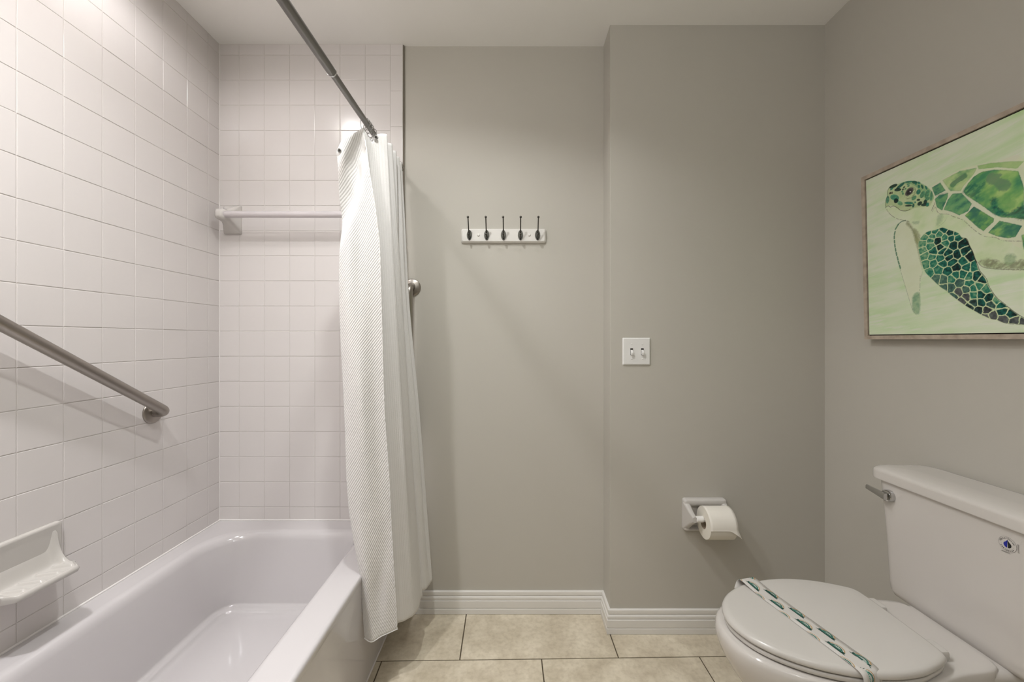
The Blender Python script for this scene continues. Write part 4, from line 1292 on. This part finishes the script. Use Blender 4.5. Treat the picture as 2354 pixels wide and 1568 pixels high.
for a, b in (((300, 800), (282, 830)), ((280, 845), (276, 862)), ((275, 872), (275, 888)), ((276, 900), (277, 914)), ((278, 925), (280, 940)), ((282, 950), (284, 965)), ((287, 975), (290, 992)), ((294, 1002), (298, 1020)), ((300, 1030), (305, 1045)), ((308, 1055), (313, 1072))):
    line(cT([a, b]), 2.3, C(84, 132, 100), 0.9, 6, 0, False)
line(cT([(345, 775), (318, 784), (298, 802)]), 1.5, C(66, 112, 86), 0.8)
# near flipper: scales grown from traced centres
flp = cF([(85, 300), (180, 200), (300, 170), (400, 135), (490, 165), (620, 210), (670, 270), (740, 300), (790, 400), (830, 500), (880, 640), (910, 730), (1000, 850), (1045, 960), (1140, 1100), (1250, 1190), (1400, 1310), (1500, 1380), (1600, 1440), (1560, 1490), (1400, 1480), (1250, 1465), (1150, 1425), (1080, 1415), (940, 1355), (860, 1310), (730, 1235), (610, 1150), (510, 1075), (450, 1020), (365, 965), (245, 850), (150, 745), (90, 560), (62, 400)])
fill(flp, [C(210, 222, 176), C(200, 216, 172)], 80, 0.8, 1.0, 20)
seeds = [(210, 210, .6, 0), (295, 195, .5, 0), (415, 165, .7, 0), (350, 235, .45, 0), (515, 220, .95, 0), (600, 215, .6, 0), (160, 275, .35, 0), (263, 262, .4, 0), (340, 315, .9, 0), (432, 290, .4, 0), (520, 285, .65, 0), (620, 275, .65, 0),
         (235, 320, .4, 0), (130, 365, .3, 0), (440, 350, .5, 0), (560, 385, .9, 0), (670, 370, .95, 0), (225, 395, .4, 0), (375, 420, .95, 0), (400, 465, .75, 0), (135, 455, .25, 0), (275, 470, .6, 0), (160, 530, .3, 0), (250, 550, .4, 0), (470, 495, .8, 0), (610, 510, .9, 0), (700, 470, .85, 0),
         (375, 570, .6, 0), (405, 640, .65, 0), (495, 560, .85, 0), (180, 640, .35, 0), (272, 630, .4, 0), (530, 620, .8, 0), (700, 605, .7, 0), (770, 550, 1.0, 0), (585, 695, 1.0, 0), (740, 690, .6, 0), (840, 680, .6, 0), (345, 720, .5, 0), (480, 745, .7, 0), (215, 770, .4, 0), (685, 790, .6, 0),
         (585, 800, .5, 0), (775, 825, .5, 0), (870, 815, .85, 0), (950, 865, .9, 0), (310, 860, .5, 1), (420, 865, .5, 1), (530, 850, .5, 0), (640, 905, .5, 1), (770, 915, .5, 0), (520, 970, .6, 1), (420, 980, .5, 1), (910, 950, .45, 0), (1000, 1000, .45, 0), (620, 1040, .6, 2), (735, 1000, .6, 1),
         (830, 985, .45, 0), (735, 1100, .6, 2), (825, 1075, .5, 0), (940, 1070, .8, 0), (1040, 1120, .85, 0), (560, 1100, .6, 1), (665, 1165, .65, 2), (835, 1190, .85, 1), (935, 1180, .8, 0), (1150, 1155, .4, 0), (780, 1245, .85, 1), (1080, 1205, .7, 1), (1220, 1225, .75, 0), (905, 1285, .9, 1),
         (1020, 1290, .85, 2), (1090, 1360, .6, 2), (1230, 1300, .8, 0), (1360, 1345, .9, 0), (1010, 1385, .6, 2), (1250, 1410, .6, 2), (1400, 1430, .65, 2), (1530, 1450, .65, 2)]
sp = np.array(cF([(a, b) for a, b, _, _ in seeds]))
sl, d = sdf(smooth_poly(flp, 3))
X, Y = UU[sl], HH[sl]
wx = (fbm(X / 6, Y / 6, 90) - .5) * 3; wy = (fbm(X / 6, Y / 6, 95) - .5) * 3
D = np.sqrt((X[..., None] + wx[..., None] - sp[:, 0]) ** 2 + (Y[..., None] + wy[..., None] - sp[:, 1]) ** 2)
order = np.argsort(D, axis=-1)[..., :2]
d1 = np.take_along_axis(D, order[..., :1], -1)[..., 0]; d2 = np.take_along_axis(D, order[..., 1:2], -1)[..., 0]
gapf = (d2 - d1)
cellid = order[..., 0]
shade = np.array([s_[2] for s_ in seeds])[cellid]; kind = np.array([s_[3] for s_ in seeds])[cellid]
nz = fbm(X / 5.5, Y / 5.5, 99)
tt = np.clip(shade + (nz - 0.5) * 0.75, 0, 1)
pal0 = np.array([C(168, 192, 148), C(112, 164, 126), C(44, 128, 104), C(14, 88, 80), C(8, 34, 36)])
pal2 = np.array([C(150, 160, 136), C(118, 132, 118), C(98, 104, 102), C(74, 78, 80), C(30, 44, 46)])
ti = np.clip(tt * 4, 0, 3.999); i0_ = np.floor(ti).astype(int); fr = (ti - i0_)[..., None]
c0 = pal0[i0_] * (1 - fr) + pal0[i0_ + 1] * fr; c2 = pal2[i0_] * (1 - fr) + pal2[i0_ + 1] * fr
kf = (kind / 2.0)[..., None]
cc = c0 * (1 - kf) + c2 * kf
al = np.clip((gapf - 1.7) / 1.1, 0, 1) * np.clip((-d - 0.6) / 1.0, 0, 1)
blend(sl, al, cc)
line(cF([(670, 285), (740, 300), (775, 390), (815, 470), (850, 580), (890, 660), (920, 740), (1010, 850), (1045, 950), (1140, 1095), (1250, 1190), (1400, 1310), (1532, 1395)]), 0.8, C(46, 44, 38), 0.85, 7, 0.25)
line(cF([(720, 290), (765, 380), (820, 480), (850, 570), (875, 620)]), 1.2, C(20, 22, 20), 0.9)
line(cF([(1180, 1430), (1290, 1470), (1400, 1482), (1560, 1485)]), 0.6, C(80, 78, 74), 0.7, 7, 0.3)
# head
hd = cH([(155, 745), (152, 640), (190, 500), (192, 400), (240, 290), (330, 240), (440, 232), (600, 172), (800, 155), (950, 208), (1080, 285), (1190, 390), (1245, 520), (1215, 610), (1140, 730), (1000, 740), (850, 760), (760, 790), (680, 830), (560, 830), (430, 770), (330, 720), (210, 712)])
fill(hd, [C(196, 212, 164), C(178, 202, 146)], 101, 0.8, 0.95, 14)
fill(cH([(440, 232), (600, 172), (800, 155), (950, 208), (1080, 285), (1190, 390), (1240, 520), (1180, 600), (1000, 520), (900, 350), (760, 240), (600, 220)]), [C(150, 190, 130), C(112, 168, 118)], 102, 1.5, 0.7, 8)
def ell(cx_, cy_, rx, ry, an, colr, seed, alpha=0.95):
    a = math.radians(an)
    pts = [(cx_ + rx * math.cos(t) * math.cos(a) - ry * math.sin(t) * math.sin(a), cy_ + rx * math.cos(t) * math.sin(a) + ry * math.sin(t) * math.cos(a)) for t in [2 * PI * k / 16 for k in range(16)]]
    fill(cH(pts), [colr * 1.25, colr, colr * 0.7], seed, 0.55, alpha, 4, None, False, 0.35)
dk = C(14, 52, 50); tl_ = C(44, 128, 106); md_ = C(84, 146, 110)
for k, (a, b, rx, ry, an, cc_) in enumerate([(330, 275, 100, 36, -25, dk), (290, 340, 42, 18, -40, tl_), (490, 265, 120, 30, -38, C(28, 96, 86)), (430, 355, 78, 38, -8, dk), (258, 432, 20, 30, 30, C(60, 50, 50)), (300, 425, 14, 28, 10, C(60, 50, 50)), (570, 300, 30, 16, -40, dk), (600, 335, 26, 13, -35, tl_),
        (545, 350, 18, 24, 30, dk), (680, 178, 95, 20, -6, tl_), (670, 228, 42, 18, -15, md_), (670, 270, 30, 16, -15, tl_), (810, 188, 62, 34, 5, C(24, 92, 78)), (905, 200, 36, 26, 25, tl_), (980, 285, 26, 52, -20, C(24, 92, 78)), (1070, 310, 24, 50, -25, tl_), (905, 282, 30, 38, 0, tl_), (835, 225, 25, 20, 20, tl_),
        (895, 405, 46, 62, 25, tl_), (985, 465, 46, 88, 28, md_), (1090, 450, 48, 100, 22, md_), (1185, 500, 28, 110, 5, md_), (1090, 565, 70, 34, -35, md_), (795, 540, 66, 38, -40, md_), (895, 585, 40, 24, -10, dk), (680, 655, 105, 30, 2, tl_), (668, 715, 80, 20, -3, BK), (925, 665, 62, 40, -40, dk), (1030, 690, 80, 34, -10, dk),
        (1050, 630, 40, 50, 20, dk), (1100, 690, 34, 50, 20, tl_), (780, 712, 24, 48, 15, C(24, 92, 78)), (820, 640, 18, 24, 10, tl_), (360, 530, 100, 66, 10, C(70, 146, 118)), (395, 595, 56, 48, 10, tl_), (390, 605, 46, 58, 25, BK), (200, 580, 36, 88, 8, C(90, 150, 122)), (480, 660, 62, 46, 20, C(110, 168, 126)), (545, 440, 22, 30, 0, md_), (530, 395, 26, 18, -30, md_)]):
    ell(a, b, rx, ry, an, cc_, 110 + k)
ell(705, 430, 165, 105, -48, C(190, 206, 158), 150)
for r_ in (1.0, 0.86):
    pts = [(705 + 160 * r_ * math.cos(t) * math.cos(-0.84) - 100 * r_ * math.sin(t) * math.sin(-0.84), 430 + 160 * r_ * math.cos(t) * math.sin(-0.84) + 100 * r_ * math.sin(t) * math.cos(-0.84)) for t in [2 * PI * k / 24 for k in range(-6, 12)]]
    line(cH(pts), 0.45, C(96, 118, 84), 0.8)
ell(690, 400, 120, 66, -45, C(84, 82, 82), 152)
ell(685, 405, 78, 46, -45, C(50, 48, 50), 153)
ell(712, 398, 15, 13, 0, C(236, 236, 232), 154)
line(cH([(150, 765), (210, 718), (265, 748), (335, 722), (420, 765), (500, 822), (620, 832), (710, 790)]), 0.8, C(60, 54, 44), 0.9)
line(cH([(155, 745), (158, 600), (200, 480), (195, 400), (240, 300)]), 0.7, C(40, 60, 52), 0.8)
line(cH([(180, 800), (250, 900), (340, 970), (450, 1020), (600, 1055), (700, 1080)]), 0.8, C(110, 112, 80), 0.75, 9, 0.35)
line(cH([(1270, 640), (1230, 740), (1185, 835)]), 0.8, PEN, 0.7, 9, 0.3)
fill(cH([(760, 1080), (900, 1060), (900, 1120), (800, 1130)]), [MG, GG], 160, 2, 0.4, 5, None, True, 3)
fill(cH([(1330, 950), (1440, 900), (1420, 1060), (1300, 1160)]), [MG, GG], 161, 3, 0.35, 6, None, True, 4)
fill(cH([(780, 1230), (860, 1260), (930, 1400), (900, 1540), (830, 1540), (800, 1350)]), [C(160, 166, 120), C(134, 138, 100)], 162, 2.5, 0.7, 6, None, True, 2)

nr, ncl = UU.shape
yy = PY0 - UU / 1000.0; hh_ = HH / 1000.0
outc = -0.004
vx_ = XB - KT * hh_ * cosT - outc; vz_ = ZB + hh_ * cosT - KT * outc
off = origin_of(pic)
co = np.stack([vx_ - off.x, yy - off.y, vz_ - off.z], -1).reshape(-1, 3)
idx = np.arange(nr * ncl).reshape(nr, ncl)
quads = np.stack([idx[:-1, :-1], idx[:-1, 1:], idx[1:, 1:], idx[1:, :-1]], -1).reshape(-1, 4)
me = bpy.data.meshes.new('canvas')
me.vertices.add(len(co)); me.vertices.foreach_set('co', co.ravel())
me.loops.add(len(quads) * 4); me.loops.foreach_set('vertex_index', quads.ravel().astype(np.int32))
me.polygons.add(len(quads)); me.polygons.foreach_set('loop_start', np.arange(0, len(quads) * 4, 4, dtype=np.int32))
me.update(calc_edges=True)
ca = me.color_attributes.new('paint', 'FLOAT_COLOR', 'POINT')
ca.data.foreach_set('color', np.concatenate([IMG.reshape(-1, 3), np.ones((nr * ncl, 1))], 1).ravel())
M_ART = mat('watercolour_print', srgb(255, 255, 255), 0.55, spec=0.3)
at = M_ART.node_tree.nodes.new('ShaderNodeAttribute'); at.attribute_name = 'paint'
M_ART.node_tree.links.new(at.outputs['Color'], M_ART.node_tree.nodes['Principled BSDF'].inputs['Base Color'])
me.materials.append(M_ART)
co_ = bpy.data.objects.new('canvas', me); COL.objects.link(co_); co_.parent = pic
